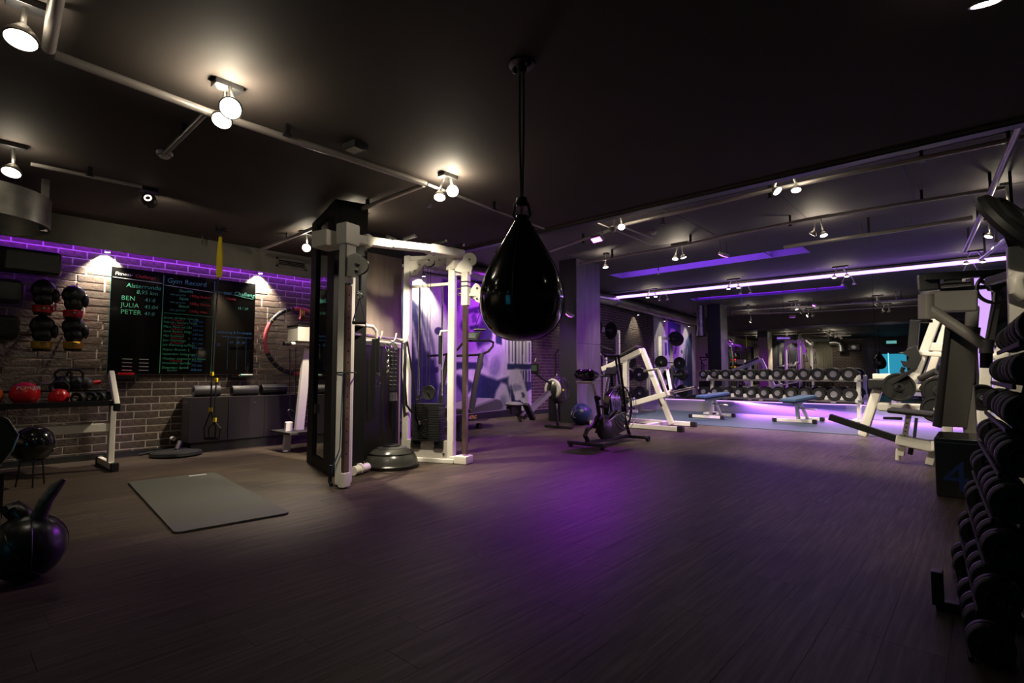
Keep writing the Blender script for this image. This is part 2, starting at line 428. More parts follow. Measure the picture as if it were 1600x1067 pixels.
# joints of the ceiling boards
jm = M()
for yj in (6.95, 8.9): jm.box(-4.5, XR, yj, yj+.012, ZC2-.004, ZC2)
for xj in (-3.3, -1.9, -.6): jm.box(xj, xj+.01, YSTEP, 8.9, ZC2-.004, ZC2)
jm.build('board_joint', DARKW, ceil2, smooth=False)
rm = M()
rm.box(RX0+.003, RX0+.02, RY0, RY1, ZC2, ZC2+.38).box(RX1-.02, RX1-.003, RY0, RY1, ZC2, ZC2+.38)
rm.box(RX0, RX1, RY0+.003, RY0+.02, ZC2, ZC2+.37).box(RX0, RX1, RY1-.02, RY1-.003, ZC2, ZC2+.37).box(RX0, RX1, RY0, RY1, ZC2+.36, ZC2+.38)
rm.build('recess_lining', PURPLE_PAINT, ceil2, smooth=False)
for a in (-3.1,): M().box(a, a+.03, RY0, RY1, ZC2+.02, ZC2+.3).build('recess_rib', PURPLE_PAINT, ceil2, smooth=False)
# step face and black rail under it
struct(M().box(XM, XR, YSTEP, YSTEP+.02, ZC-.02, ZC2).build('trim_3', CEIL, smooth=False))
rb = tag(M().box(-6.6, XR-.02, YSTEP+.03, YSTEP+.13, ZC-.03, ZC+.06, .006).build('cable_tray', BLACK), 'long black cable tray running along the ceiling step', 'cable tray')
# column (steel clad) + dark side
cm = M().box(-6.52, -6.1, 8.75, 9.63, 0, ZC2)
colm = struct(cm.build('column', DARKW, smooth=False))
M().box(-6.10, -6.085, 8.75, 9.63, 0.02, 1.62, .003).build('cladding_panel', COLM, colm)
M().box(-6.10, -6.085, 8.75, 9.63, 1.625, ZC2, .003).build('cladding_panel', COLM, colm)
# pier behind the cable machine
struct(M().box(-6.0, -5.65, 3.12, 4.12, 0, ZC).build('pillar', PIER, smooth=False))
struct(M().box(-6.02, -5.63, 3.10, 4.14, 2.52, ZC).build('trim_4', DARKW, smooth=False))
# blue rubber floor in front of the mirror
bf = struct(M().prism([(-8.0, 10.15), (XR-.05, 10.15), (XR-.05, ymir(XR)-.11), (-8.0, ymir(-8.0)-.11)], (0,0,.004), (1,0,0), (0,1,0), .008).build('rubber_flooring', BLUEFLOOR, smooth=False))
# back curtain
cu = M(); n = 280; a = []
for i in range(n+1):
    x = -7.6 + 3.68*i/n; yy = YB + .12 + .035*math.sin(i*.9) + .012*math.sin(i*.37)
    a.append((cu.bm.verts.new((x, yy, .05)), cu.bm.verts.new((x, yy, 2.72))))
for p, q in zip(a[:-1], a[1:]): cu.bm.faces.new((p[0], q[0], q[1], p[1]))
co = cu.build('curtain', mat('grey_curtain_cloth', (.24,.22,.17), .8)); tag(co, 'grey pleated floor-length curtain seen in the mirror', 'curtain')
so = co.modifiers.new('thick', 'SOLIDIFY'); so.thickness = .004
# exit door with cyan window on the back wall
dr = struct(bpy.data.objects.new('door_1', None)); COL.objects.link(dr); dr.location = (-1.6, YB, 0); OFF[dr.name] = Vector((-1.6, YB, 0))
M().box(-2.45, -.75, YB, YB+.05, 0, 2.3).build('door_frame', BLACK, dr, smooth=False)
M().box(-2.02, -.95, YB+.045, YB+.06, .45, 1.95).build('pane', DAY, dr, smooth=False)
for k in range(4): M().box(-2.02, -.95, YB+.055, YB+.07, .70+.05*k, .71+.05*k).build('bar', DARKW, dr, smooth=False)
M().box(-1.66, -1.63, YB+.055, YB+.075, .85, 2.0).build('gap_glow', emitter('bright_gap', (.3,.8,1), 2.0), dr, smooth=False)  # glowing strip stands in for light through the door gap
M().box(-2.15, -2.10, YB+.05, YB+.1, 1.0, 1.25).build('handle', CHROME, dr)
es = thing('exit_sign', 'small green lit exit sign above the dark door, seen in the mirror', 'exit sign', (-1.5, YB+.05, 2.42))
M().box(-1.72, -1.28, YB+.0, YB+.06, 2.42, 2.60, .004).build('sign_case', BLACK, es)
M().box(-1.70, -1.30, YB+.06, YB+.064, 2.44, 2.58).build('sign_face', EXIT, es)
# white ceiling vent on the soffit end
def vent(cx, y0, y1, z0, z1, lab):
    t = thing('air_vent', lab, 'vent', (cx, (y0+y1)/2, z0))
    m = M(); fw = .03
    m.box(cx, cx+.02, y0, y1, z0, z0+fw).box(cx, cx+.02, y0, y1, z1-fw, z1).box(cx, cx+.02, y0, y0+fw, z0, z1).box(cx, cx+.02, y1-fw, y1, z0, z1)
    m.build('vent_frame', SOFFIT, t, smooth=False)
    M().box(cx-.002, cx+.004, y0+fw, y1-fw, z0+fw, z1-fw).build('vent_back', BLACK, t, smooth=False)
    k = 0; z = z0+fw+.012
    while z < z1-fw-.005:
        M().obox((cx+.01, (y0+y1)/2, z), (.016, y1-y0-2*fw, .004), Matrix.Rotation(.5, 3, 'Y')).build('slat', SOFFIT, t, smooth=False); z += .022
struct(M().box(-7.6, -3.9, YB, YB+.34, 2.62, ZC).build('trim_5', SOFFIT, smooth=False))
t = thing('duct_elbow', 'silver duct elbow beside the grey curtain, seen in the mirror', 'duct', (-3.55, YB+.4, ZC))
M().tube([(-4.0, YB+.5, 2.55), (-3.75, YB+.5, 2.56), (-3.58, YB+.5, 2.5), (-3.52, YB+.5, 2.36), (-3.52, YB+.5, 2.1)], .15, 18).build('elbow_tube', GALV, t)
M().torus((-3.52, YB+.5, 2.1), .155, .012).build('elbow_rim', STEEL, t)
M().box(-3.60, -3.56, YB+.48, YB+.52, 2.6, ZC).build('hanger', BLACK, t)
t = thing('wall_speaker', 'dark speaker and fan unit high on the back brick, seen in the mirror', 'speaker', (-3.0, YB+.1, 2.2))
M().box(-3.25, -2.75, YB+.03, YB+.28, 2.15, 2.45, .02).build('speaker_case', BLACK, t)
M().lathe([(0,0),(.11,0),(.12,.02),(.09,.03),(0,.01)], (-3.0, YB+.28, 2.3), (0,1,0), 20).build('speaker_cone', STEEL, t)
vent(XL+.17, 3.32, 3.78, 2.56, 2.70, 'small louvred air vent at the end of the grey soffit band')
# ------------------------------------------------------------------ lamps, pipes, ceiling fittings
def aim(o, d):
    o.rotation_euler = Vector(d).to_track_quat('-Z', 'Y').to_euler()
def spot_source(name, loc, d, power, parent, deg=75, blend=.6, col=WARM, size=.035):
    l = bpy.data.lights.new(name, 'SPOT'); l.energy = power; l.spot_size = math.radians(deg); l.spot_blend = blend; l.color = col; l.shadow_soft_size = size
    o = bpy.data.objects.new(name, l); COL.objects.link(o); off = OFF.get(parent.name, Vector())
    o.location = Vector(loc) - off; aim(o, d); o.parent = parent; return o
def point_source(name, loc, power, parent, col=WARM, size=.03):
    l = bpy.data.lights.new(name, 'POINT'); l.energy = power; l.color = col; l.shadow_soft_size = size
    o = bpy.data.objects.new(name, l); COL.objects.link(o); off = OFF.get(parent.name, Vector()); o.location = Vector(loc) - off; o.parent = parent; return o
def head(t, c, d, r, power, deg=80, lens=LAMP, spill=0.0, beam=None):
    """lamp head: can behind the lens centre c facing d"""
    c, d = Vector(c), Vector(d).normalized()
    h = M().lathe([(0, -r*1.15), (r*.45, -r*1.1), (r*.95, -r*.35), (r*1.1, -r*.1), (r*1.12, .012), (r*.98, .012), (r*.96, -.004)], c, d, 24).build('lamp_head', STEEL, t)
    M().lathe([(0, .004), (r*.95, .004), (r*.97, -.002)], c, d, 24).build('lens', lens, h)
    if power: spot_source('spot_beam', c + d*.03, beam or d, power*K_SPOT, t, deg)
    if spill: spot_source('spill_light', c - d*r*.2 + Vector((0, 0, r*1.25)), (0, 0, 1), spill*K_SPOT*1.1, t, 172, .25, size=.03); point_source('added_fill', c - d*r*.2 + Vector((0, 0, r*1.25)), spill*K_SPOT*.55, t)  # the point source is extra fill, added to brighten pipes and machine tops
    return h
def spot_fixture(lab, base, heads, zc, group=None, basesize=(.09, .16), spill=0.0):
    """base plate on the ceiling at base (x, y); heads = [(lens centre, direction, radius, power, deg)]"""
    t = thing('ceiling_spotlight', lab, 'spotlight', (base[0], base[1], zc), group)
    M().obox((base[0], base[1], zc-.018), (basesize[0], basesize[1], .036), None, .004).build('base_plate', BLACK, t)
    for hd in heads:
        c, d, r, p, dg = hd[:5]; bd = hd[5] if len(hd) > 5 else d
        c = Vector(c); d = Vector(d).normalized()
        M().tube([(base[0] + (c.x-base[0])*.5, base[1] + (c.y-base[1])*.5, zc-.03), c - d*r*.9 + Vector((0,0,.02))], .012, 8).build('arm', STEEL, t)
        head(t, c, d, r, p, dg, spill=spill, beam=bd)
    return t
D = Vector
# near, low ceiling
a = G(33, 60, 2.58); spot_fixture('large round spotlight in the top left corner of the ceiling', (a.x-.02, a.y+.02), [(a, (.3,-.1,-1), .062, 6, 75, (-.6,.1,-1))], ZC, spill=1.6)
a = G(347, 187, 2.58); b = G(361, 169, 2.60)
spot_fixture('twin spotlight at the fork of the long conduit, upper left', ((a.x+b.x)/2, (a.y+b.y)/2), [(a, (.5,-.4,-1), .055, 34, 60, (-.45,.3,-1)), (b, (.75,-.55,-.6), .06, 10, 60, (-.3,.9,-1))], ZC, spill=3.6)
a = G(18, 268, 2.56); spot_fixture('round spotlight above the curved duct at the left edge', (a.x, a.y), [(a, (.4,-.2,-1), .058, 3, 90, (-.3,.6,-1))], ZC, spill=1.6)
# dark can aimed at the wall
t = thing('wall_washer', 'dark round spotlight turned away at the end of the short conduit', 'spotlight', tuple(G(232, 290, ZC)))
a = G(232, 311, 2.66)
M().obox(G(232, 294, ZC) + D((0,0,-.018)), (.10, .14, .036), None, .004).build('base_plate', BLACK, t)
M().lathe([(0, -.02), (.05, -.02), (.06, .0), (.06, .07), (.045, .09), (0, .09)], a, (-1, .5, -.25), 24).build('lamp_head', BLACK, t)
M().torus(a + D((1,-.5,.25)).normalized()*.022, .026, .006, (-1, .5, -.25)).build('glowing_ring', emitter('ring_glow', (1,.8,.7), 3), t)
spot_source('spot_beam', a + D((-1, .5, -.25)).normalized()*.11, (-1, .6, -.12), 9, t, 100)
a = G(687, 307, 2.60); b = G(707, 298, 2.62)
spot_fixture('twin spotlight at the conduit corner left of the punching bag rope', ((a.x+b.x)/2+.02, (a.y+b.y)/2), [(a, (.3,-.3,-1), .05, 85, 92, (-.8,.35,-1)), (b, (.8,-.6,-.6), .052, 12, 75, (.3,.6,-.8))], ZC, spill=3.8)
a = G(553, 356, 2.60); spot_fixture('single spotlight right above the left post of the cable machine', (a.x+.02, a.y+.03), [(a, (.25,-.1,-1), .05, 190, 104, (-.05,.0,-1))], ZC, spill=4.0)
a = G(479, 387, 2.58); spot_fixture('bright spotlight left of the black door panel', (a.x, a.y), [(a, (.7,-.5,-.5), .05, 100, 100, (.05,-.2,-1))], ZC, spill=2.6)
a = G(1540, 2, 2.58); spot_fixture('round spotlight cut by the top right edge of the picture', (a.x, a.y), [(a, (-.1,.3,-1), .05, 22, 84, (-.05,.75,-.8))], ZC, spill=0.2)
# far, high ceiling
def far(lab, pts, z, dirs, p=90, r=.05, dg=78, spill=1.9):
    cs = [G(px, py, z) for px, py in pts]; bx = sum(c.x for c in cs)/len(cs); by = sum(c.y for c in cs)/len(cs)
    spot_fixture(lab, (bx, by+.03), [(c, d, r, p, dg, (d[0]*.4, .6, -1)) for c, d in zip(cs, dirs)], ZC2, basesize=(.30 if len(cs) > 1 else .1, .09), spill=spill)
far('twin spotlight on the first far conduit, middle right of the ceiling', [(1214, 298), (1244, 296)], 3.08, [(.7,-.2,-.8), (.1,-.3,-1)])
far('twin spotlight between the magenta flood and the detector', [(957, 358), (971, 354)], 3.08, [(-.8,.3,-.5), (.3,-.5,-.8)])
far('twin spotlight in front of the left end of the purple recess', [(1055, 404), (1068, 402)], 3.08, [(0,-.3,-1), (.3,.1,-1)])
far('single spotlight just right of the steel column top', [(946, 417)], 3.08, [(.2,-.1,-1)])
far('twin spotlight at the right end of the purple recess', [(1270, 366), (1287, 367)], 3.08, [(-.6,0,-.8), (.2,-.2,-.9)])
far('single spotlight above the black weight plate at the right edge', [(1573, 320)], 3.08, [(-.3,-.35,-1)], p=120)
far('low spotlight between the crossing pipes near the right edge', [(1545, 369)], 3.08, [(-.4,-.3,-1)], p=110)
far('spotlight left of the punching bag above the mural', [(779, 394)], 3.0, [(-.7,.2,-.8)], spill=.8)
for k_, (bx_, by_) in enumerate(((-6.4, -1.3), (-5.2, -1.6), (-3.9, -.9))):
    spot_fixture(('spotlight before the grey curtain, seen in the mirror', 'spotlight before the back brick, seen in the mirror', 'spotlight before the exit door, seen in the mirror')[k_], (bx_, by_), [(Vector((bx_, by_-.05, 2.6)), (-.2, -1, -.9), .045, 22, 90)], ZC, spill=1.0)
for px_, py_, lb_ in ((1018, 462, 'twin downlight near the mirror, leftmost before the violet tube'), (1146, 446, 'twin downlight near the mirror, above the middle of the dumbbell rack'), (1313, 427, 'twin downlight near the mirror, above the rack end'), (1522, 401, 'twin downlight near the mirror beside the vertical light panel')):
    cp = YP(px_, py_, 13.25); cs_ = [Vector((cp.x+s_*.12, 13.25, 3.12)) for s_ in (-1, 1)]
    spot_fixture(lb_, (cp.x, 13.27), [(c_, (0,-.12,-1), .045, 45, 80, (.0,-.35,-1)) for c_ in cs_], ZC2, basesize=(.30, .08), spill=.8)
# wall washers that throw the bright scallops on brick and mural
def washer(x, y, z, power, lab, top):
    t = thing('downlight', lab, 'spotlight', (x, y, top))
    M().cyl((x, y, top), (x, y, z+.07), .012, 8).build('stem', STEEL, t)
    M().lathe([(0, .09), (.022, .085), (.032, .03), (.034, 0), (.028, 0)], (x, y, z), (0,0,1), 16).build('lamp_head', STEEL, t)
    M().lathe([(0, .002), (.028, .002), (.029, .0)], (x, y, z), (0,0,1), 16).build('lens', LAMP, t)
    spot_source('spot_beam', (x, y, z-.01), (-.5, 0, -1), power, t, 100, .5, size=.02)
washer(XL+.085, XP(165, 400, XL).y, 2.44, 190, 'small downlight left of the chalkboard washing the brick', 2.5)
washer(XL+.085, XP(403, 430, XL).y, 2.44, 190, 'small downlight right of the chalkboard washing the brick', 2.5)
ys = [y_from_mirror(p, XM+.16) for p in (1078, 1040, 999, 952)]
for y, lb in zip(ys, ('downlight over the left part of the mural', 'downlight over the right part of the mural', 'downlight over the far brick wall, nearer one', 'downlight over the far brick wall beside the mirror')):
    washer(XM+.16, y, 2.92, 240 if 'mural' in lb else 70, lb, 3.02)
# flexible duct along the mural wall
t = tag(M().cyl((XM+.20, 5.1, 3.18), (XM+.20, ymir(XM)-.05, 3.18), .16, 24).build('air_duct', GALV), 'silver round air duct along the top of the mural wall', 'duct')
# LED lines
def area_source(name, loc, d, sx, sy, power, col, parent=None, spread=180):
    l = bpy.data.lights.new(name, 'AREA'); l.shape = 'RECTANGLE'; l.size = sx; l.size_y = sy; l.energy = power; l.color = col; l.spread = math.radians(spread)
    o = bpy.data.objects.new(name, l); COL.objects.link(o); o.location = loc; 
    o.rotation_euler = Vector(d).to_track_quat('-Z', 'Y').to_euler()
    if parent: o.location = Vector(loc) - OFF.get(parent.name, Vector()); o.parent = parent
    return o
t = thing('led_strip', 'long violet light tube along the top of the mirror wall', 'led strip', (-3.4, ymir(-3.4)-.07, 3.26))
mbox(M(), XM+.02, XR, -.09, -.01, 3.29, 3.34).build('mount', STEEL, t, smooth=False)
mbox(M(), XM+.02, XR, -.08, -.02, 3.235, 3.29).build('diffuser', LED, t)
area_source('tube_glow', (-3.4, ymir(-3.4)-.12, 3.24), (0, -1, -.6), 9.0, .04, 16, (.45,.2,1.0), t)
t = thing('led_tape', 'purple light tape hidden under the grey soffit above the brick', 'led strip', (XL+.12, 1, 2.51))
M().box(XL+.10, XL+.13, YB+.1, 4.4, 2.515, 2.528).build('tape', PBLUE, t, smooth=False)
area_source('tape_glow', (XL+.115, 1.8, 2.51), (-.8, 0, -1), .02, 5.2, 16, PURPLE, t).rotation_euler = (0, math.radians(38), 0)
t = thing('plinth_led', 'lavender light line under the dumbbell rack along the mirror plinth', 'led strip', (-3.4, ymir(-3.4)-.12, .3))
mbox(M(), XM+.1, XR, -.118, -.10, .305, .317).build('diffuser', emitter('plinth_led_tube', (.75,.4,1), 2.0), t, smooth=False)
area_source('plinth_glow', (-3.4, ymir(-3.4)-.16, .30), (0, -.55, -1), 9.0, .03, 230, (.58,.20,1.0), t, 140).rotation_euler.rotate_axis('Z', 0)
t = thing('vertical_led_light', 'tall vertical lavender light panel on the mirror at the right', 'led strip', (.05, ymir(.05)-.08, 0))
mbox(M(), -.09, .23, -.10, -.02, .36, 3.0).build('panel_case', BLACK, t)
mbox(M(), -.05, .19, -.106, -.10, .40, 2.96).build('diffuser', LEDV, t, smooth=False)
# light inside the recess
t = thing('recess_lamp', 'purple light hidden inside the ceiling recess', 'led strip', (-4.45, RY0+.06, ZC2+.2))
M().box(RX0+.1, RX1-.1, RY0+.03, RY0+.06, ZC2+.08, ZC2+.11).build('tape', PBLUE, t, smooth=False)
area_source('recess_glow', (-4.45, RY0+.10, ZC2+.12), (0, 1, .2), 3.8, .03, 17, (.34,.10,1.0), t)
# magenta floods
def flood(lab, px, py, z, zc, d, power, dg=110, w=.17, col=MAGENTA):
    c = G(px, py, z); t = thing('magenta_flood', lab, 'floodlight', (c.x, c.y, zc))
    dd = Vector(d).normalized(); R = Vector(dd).to_track_quat('-Z', 'Y').to_matrix()
    M().obox(c - dd*.035, (w+.03, .11, .06), R, .006).build('lamp_case', STEEL, t)
    M().obox(c, (w, .08, .006), R).build('lens', LEDM, t)
    for s in (-1, 1): M().tube([c + R @ Vector((s*(w/2+.025), 0, .03)), (c.x + (R @ Vector((s*(w/2+.025), 0, 0))).x, c.y + (R @ Vector((s*(w/2+.025), 0, 0))).y, zc)], .005, 6).build('bracket', BLACK, t)
    spot_source('flood_beam', c + dd*.03, d, power, t, dg, .7, col, .06); return c
flood('magenta flood lamp hanging in front of the steel column', 932, 375, 3.05, ZC2, (-.10, -.72, -1), 540, 84)
FX = flood('magenta flood lamp right of the steel column near the mirror', 1130, 400, 3.1, ZC2, (-.6, .1, -1), 560, 105)
flood('magenta flood lamp under the duct outlet behind the punching bag', 889, 493, 2.15, ZC2, (-.5,-.1,-.6), 30, 140)
flood('magenta flood lamp beyond the rowing machine near the mural', 855, 435, 3.1, ZC2, (-1,-.95,-1), 210, 85)
# duct outlet spout
t = thing('duct_spout', 'silver duct elbow spout behind the punching bag', 'duct', (-6.8, 9.4, 3.3))
M().tube([(-6.8, 9.4, ZC2), (-6.8, 9.4, 2.6), (-6.8, 9.38, 2.3)], [.13,.13,.17], 20).build('spout', GALV, t)
M().torus((-6.8, 9.38, 2.3), .17, .012).build('rim', BLACK, t)
# conduits
def conduit(lab, pts, r=.022, clips=True, mt=PIPE, zc=ZC):
    pts = [Vector(p) for p in pts]; t = thing('conduit', lab, 'pipe', tuple((pts[0]+pts[-1])/2))
    M().tube(pts, r, 12).build('tube', mt, t)
    if clips:
        L = (pts[-1]-pts[0]).length; n = max(1, int(L/1.4))
        for k in range(n):
            p = pts[0].lerp(pts[-1], (k+.5)/n)
            M().obox((p.x, p.y, (p.z+zc)/2), (.03, .03, abs(zc-p.z)), None).obox(p, (.05,.05,.012)).build('clip', BLACK, t, smooth=False)
    return t
zP = 2.70
conduit('thick conduit running from the top left lamp to the conduit corner', [G(85, 85, zP), G(325, 175, zP), G(665, 287, zP)], .026)
conduit('thin conduit from the corner past the punching bag rope to the step', [G(668, 288, zP), G(850, 357, zP)], .013)
conduit('conduit from the conduit corner down to the brick wall', [G(662, 289, zP), G(540, 336, zP), G(403, 392, zP)], .022)
conduit('short conduit from the fork to the smoke detector', [G(322, 176, zP), G(258, 240, zP)], .018)
conduit('vertical-looking conduit in the top left corner', [G(92, -25, zP), G(76, 76, zP)], .030)
conduit('conduit above the curved duct at the left edge', [G(48, 256, zP), G(222, 292, zP)], .016)
conduit('first far conduit below the black cable tray', [G(860, 392, 3.2), G(980, 350, 3.2), G(1200, 298, 3.2), G(1600, 214, 3.2)], .024, zc=ZC2)
conduit('second far conduit, behind the magenta flood lamp', [G(905, 412, 3.2), G(1040, 388, 3.2), G(1260, 343, 3.2), G(1570, 293, 3.2)], .022, zc=ZC2)
conduit('third far conduit in front of the purple recess', [YP(1225, 386, 9.4), YP(1400, 360, 9.4), YP(1520, 340, 9.4)], .030, zc=ZC2)
conduit('conduit above the violet light tube at the mirror', [YP(938, 460, 13.2), YP(1200, 425, 13.2), YP(1500, 392, 13.2)], .020, zc=ZC2)
conduit('diagonal sprinkler pipe at the upper right', [G(1597, 190, 3.12), G(1565, 262, 3.12), G(1530, 342, 3.12), G(1508, 392, 3.12)], .030, zc=ZC2)
conduit('second diagonal pipe beside the right edge', [YP(1600, 330, 7.5), YP(1575, 372, 9.5), YP(1532, 405, 12.6)], .030, zc=ZC2)
conduit('thin branch conduit to the far detector', [G(975, 355, 3.2), G(1020, 372, 3.2)], .014, False, zc=ZC2)
conduit('thin branch conduit from the tray to the twin spotlight', [G(918, 342, 3.2), G(1022, 384, 3.22)], .010, False, zc=ZC2)
# detectors, sprinklers
def detector(lab, p, zc):
    t = thing('smoke_detector', lab, 'detector', (p.x, p.y, zc))
    M().lathe([(0, 0), (.055, 0), (.06, -.012), (.052, -.03), (.045, -.034), (.03, -.052), (0, -.054)], (p.x, p.y, zc), (0,0,1), 24).build('housing', WHITE, t)
    M().torus((p.x, p.y, zc-.033), .046, .004).build('slot_ring', BLACK, t)
detector('round white smoke detector at the end of the short conduit', G(257, 243, ZC-.03), ZC)
detector('white smoke detector beside the far spotlights', G(1021, 372, 3.24), ZC2)
def sprinkler(lab, p, zc, L=.10):
    t = thing('sprinkler', lab, 'sprinkler', (p.x, p.y, zc))
    M().cyl((p.x, p.y, zc), (p.x, p.y, zc-L*.6), .012, 8).build('stem', CHROME, t)
    m = M()
    for s in (-1, 1): m.tube([(p.x+s*.008, p.y, zc-L*.6), (p.x+s*.022, p.y, zc-L*.8), (p.x+s*.004, p.y, zc-L)], .004, 6)
    m.build('yoke', CHROME, t); M().lathe([(0, 0), (.028, 0), (.028, .003), (0, .003)], (p.x, p.y, zc-L), (0,0,1), 12).build('deflector', CHROME, t)
sprinkler('small sprinkler head below the twin spotlight near the bag', G(671, 321, 2.7), ZC)
sprinkler('sprinkler head on the soffit left of the yellow strap', G(316, 378, 2.7), ZC)
sprinkler('sprinkler head in the far ceiling above the first conduit', G(1301, 262, 3.2), ZC2, .14)
sprinkler('sprinkler head hanging right of the twin spotlights', G(1347, 372, 3.1), ZC2, .24)
sprinkler('sprinkler head on the third far conduit', G(1415, 355, 3.2), ZC2, .16)
sprinkler('sprinkler head under the left end of the recess', D((-5.2, 10.6, 0)), ZC2, .18)
# grey box on ceiling
t = thing('ceiling_sensor', 'small dark box fixed to the ceiling above the cable machine', 'sensor', tuple(G(555, 228, ZC)))
p = G(555, 228, ZC-.02); M().obox((p.x, p.y, ZC-.03), (.16, .13, .05), .1, .006).build('housing', DPAD, t)
M().obox((p.x+.02, p.y-.02, ZC-.062), (.12, .09, .012), .1, .003).build('cover', STEEL, t)
# curved duct left edge
t = thing('curved_duct', 'curved galvanised duct piece hanging at the left edge', 'duct', tuple(XP(20, 320, -6.0)))
c0 = XP(-15, 300, -6.3)
m = M().lathe([(.52, -.13), (.52, .13), (.50, .13), (.50, -.13), (.52, -.13)], (c0.x, c0.y-.12, 2.42), (0,0,1), 48); m.build('ring_wall', GALV, t)
q = XP(68, 335, -6.2)
M().box(q.x-.03, q.x+.03, q.y-.03, q.y+.03, q.z-.16, ZC-.04, .004).build('hanger', STEEL, t)
# ------------------------------------------------------------------ mural (a flat print): painted as a colour attribute on a fine grid
MY0, MY1, MZ0, MZ1 = 5.2, 9.95, .12, 3.06
NY, NZ = 300, 200
ys_ = np.linspace(MY0, MY1, NY); zs_ = np.linspace(MZ0, MZ1, NZ)
YY, ZZ = np.meshgrid(ys_, zs_)
def _projv(x, y, z):
    c, s = math.cos(YAW), math.sin(YAW); F = -x*s + y*c; R = x*c + y*s; U = z - EYE
    Dd = F*math.cos(PITCH) + U*math.sin(PITCH); V = -F*math.sin(PITCH) + U*math.cos(PITCH)
    return CXP + FPX*R/Dd, CYP - FPX*V/Dd
MXp, MYp = _projv(XM, YY, ZZ)            # drawing board: the wall seen as in the sketch
def blur(a, k):
    if k < 1: return a
    for ax in (0, 1):
        b = np.zeros_like(a); wsum = 0
        for d in range(-k, k+1):
            b += np.roll(a, d, ax)
        a = b/(2*k+1)
    return a
def poly_mask(pts, k=1):
    inside = np.zeros(MXp.shape, bool); n = len(pts); j = n-1
    for i in range(n):
        xi, yi = pts[i]; xj, yj = pts[j]
        cnd = ((yi > MYp) != (yj > MYp)) & (MXp < (xj-xi)*(MYp-yi)/(yj-yi+1e-9)+xi)
        inside ^= cnd; j = i
    return blur(inside.astype(float), k)
def ell(cx, cy, rx, ry, rot=0, soft=.15):
    c, s = math.cos(rot), math.sin(rot); dx, dy = MXp-cx, MYp-cy
    d = np.sqrt(((dx*c+dy*s)/rx)**2 + ((-dx*s+dy*c)/ry)**2)
    return np.clip((1+soft-d)/(2*soft), 0, 1)
T = np.full(MXp.shape, .86)
def put(mask, v):
    global T
    T = T*(1-mask) + v*mask
rs = np.random.RandomState(3)
# left: big round weight seen edge on, dark with light streaks
put(poly_mask([(600,440),(640,462),(655,480),(668,505),(676,535),(680,570),(684,600),(686,640),(690,680),(600,700)], 3), .10)
for k, (a, b) in enumerate((((640,505),(652,560)), ((650,490),(668,548)), ((660,500),(676,560)))):
    put(poly_mask([(a[0],a[1]-12),(a[0]+5,a[1]),(b[0]+2,b[1]),(b[0]-3,b[1]+2)], 2), .8)
put(poly_mask([(600,578),(684,574),(684,582),(600,588)], 1), .04)
# big dark sweep and hair
put(poly_mask([(690,436),(712,438),(716,470),(708,500),(700,492),(696,478),(690,470)], 2), .12)
put(ell(684, 517, 6, 6), .15)
# head: dark hair mass, face
put(poly_mask([(706,442),(770,446),(776,480),(772,520),(762,540),(740,520),(722,500),(706,470)], 3), .13)
put(ell(735, 486, 21, 34, .1, .2), .80)
put(poly_mask([(716,440),(756,440),(760,468),(744,462),(726,460),(716,474)], 2), .12)
put(poly_mask([(723,484),(752,478),(754,487),(742,490),(738,488),(724,493)], 1), .08)      # brow and eyes
put(poly_mask([(736,490),(742,490),(745,503),(737,504)], 1), .45)
put(poly_mask([(732,510),(748,507),(747,513),(734,515)], 1), .15)
put(poly_mask([(722,500),(728,512),(736,526),(728,530),(716,510)], 2), .3)
put(poly_mask([(752,500),(764,520),(764,560),(750,560),(742,530)], 2), .2)
put(poly_mask([(702,500),(716,505),(724,530),(716,560),(702,575)], 3), .75)
# bright background right of the head and dark stripes
put(poly_mask([(766,440),(835,440),(835,575),(800,575),(770,560)], 2), .93)
put(poly_mask([(774,505),(784,505),(783,539),(774,537)], 1), .08)
for xx, wd, y0, y1 in ((788,1.4,470,560),(793,2.2,480,568),(799,1.4,520,566),(803,3,530,570),(809,1.5,480,572),(814,2.4,530,572),(820,1.6,500,566),(825,2.2,535,566)):
    put(poly_mask([(xx,y0),(xx+wd,y0),(xx+wd,y1),(xx,y1)], 0), .28)
# shoulders, arms
put(ell(766, 566, 28, 30, 0, .12), .84)
put(ell(772, 574, 9, 18, .2, .35), .62); put(ell(756, 560, 5, 16, -.2, .35), .66)
put(poly_mask([(744,582),(760,588),(776,594),(796,588),(800,600),(792,640),(744,640)], 2), .10)      # dark singlet
put(poly_mask([(700,566),(755,566),(752,577),(700,577)], 1), .10)      # barbell left of the arm
put(poly_mask([(792,568),(832,569),(832,577),(792,577)], 1), .08)      # barbell at right
put(ell(806, 594, 13, 18, .1, .15), .82); put(ell(806, 606, 8, 6, .1, .3), .62)
put(poly_mask([(812,579),(832,578),(832,606),(822,612),(818,596)], 1), .22)
for xx in (814, 818, 823, 827): put(poly_mask([(xx,577),(xx+1.5,577),(xx+1.5,596),(xx,596)], 0), .8)
put(poly_mask([(744,600),(770,600),(772,660),(730,665),(724,640)], 3), .08)
put(poly_mask([(774,612),(782,597),(791,600),(797,625),(798,650),(764,652)], 2), .78)
put(ell(784, 632, 6, 14, .2, .4), .55)
put(poly_mask([(797,600),(804,622),(812,640),(808,652),(799,652)], 1), .1)
for k in range(26): 
    cx_, cy_ = rs.uniform(806, 829), rs.uniform(612, 645); put(ell(cx_, cy_, rs.uniform(1.5,4), rs.uniform(2,5), rs.uniform(-1,1), .3), rs.choice([.9,.8,.2,.92]))
put(poly_mask([(700,582),(712,590),(726,602),(722,660),(700,668)], 2), .62)
put(poly_mask([(704,590),(716,585),(742,600),(726,622),(714,604)], 2), .14)
put(poly_mask([(686,600),(700,600),(700,680),(686,682)], 2), .25)
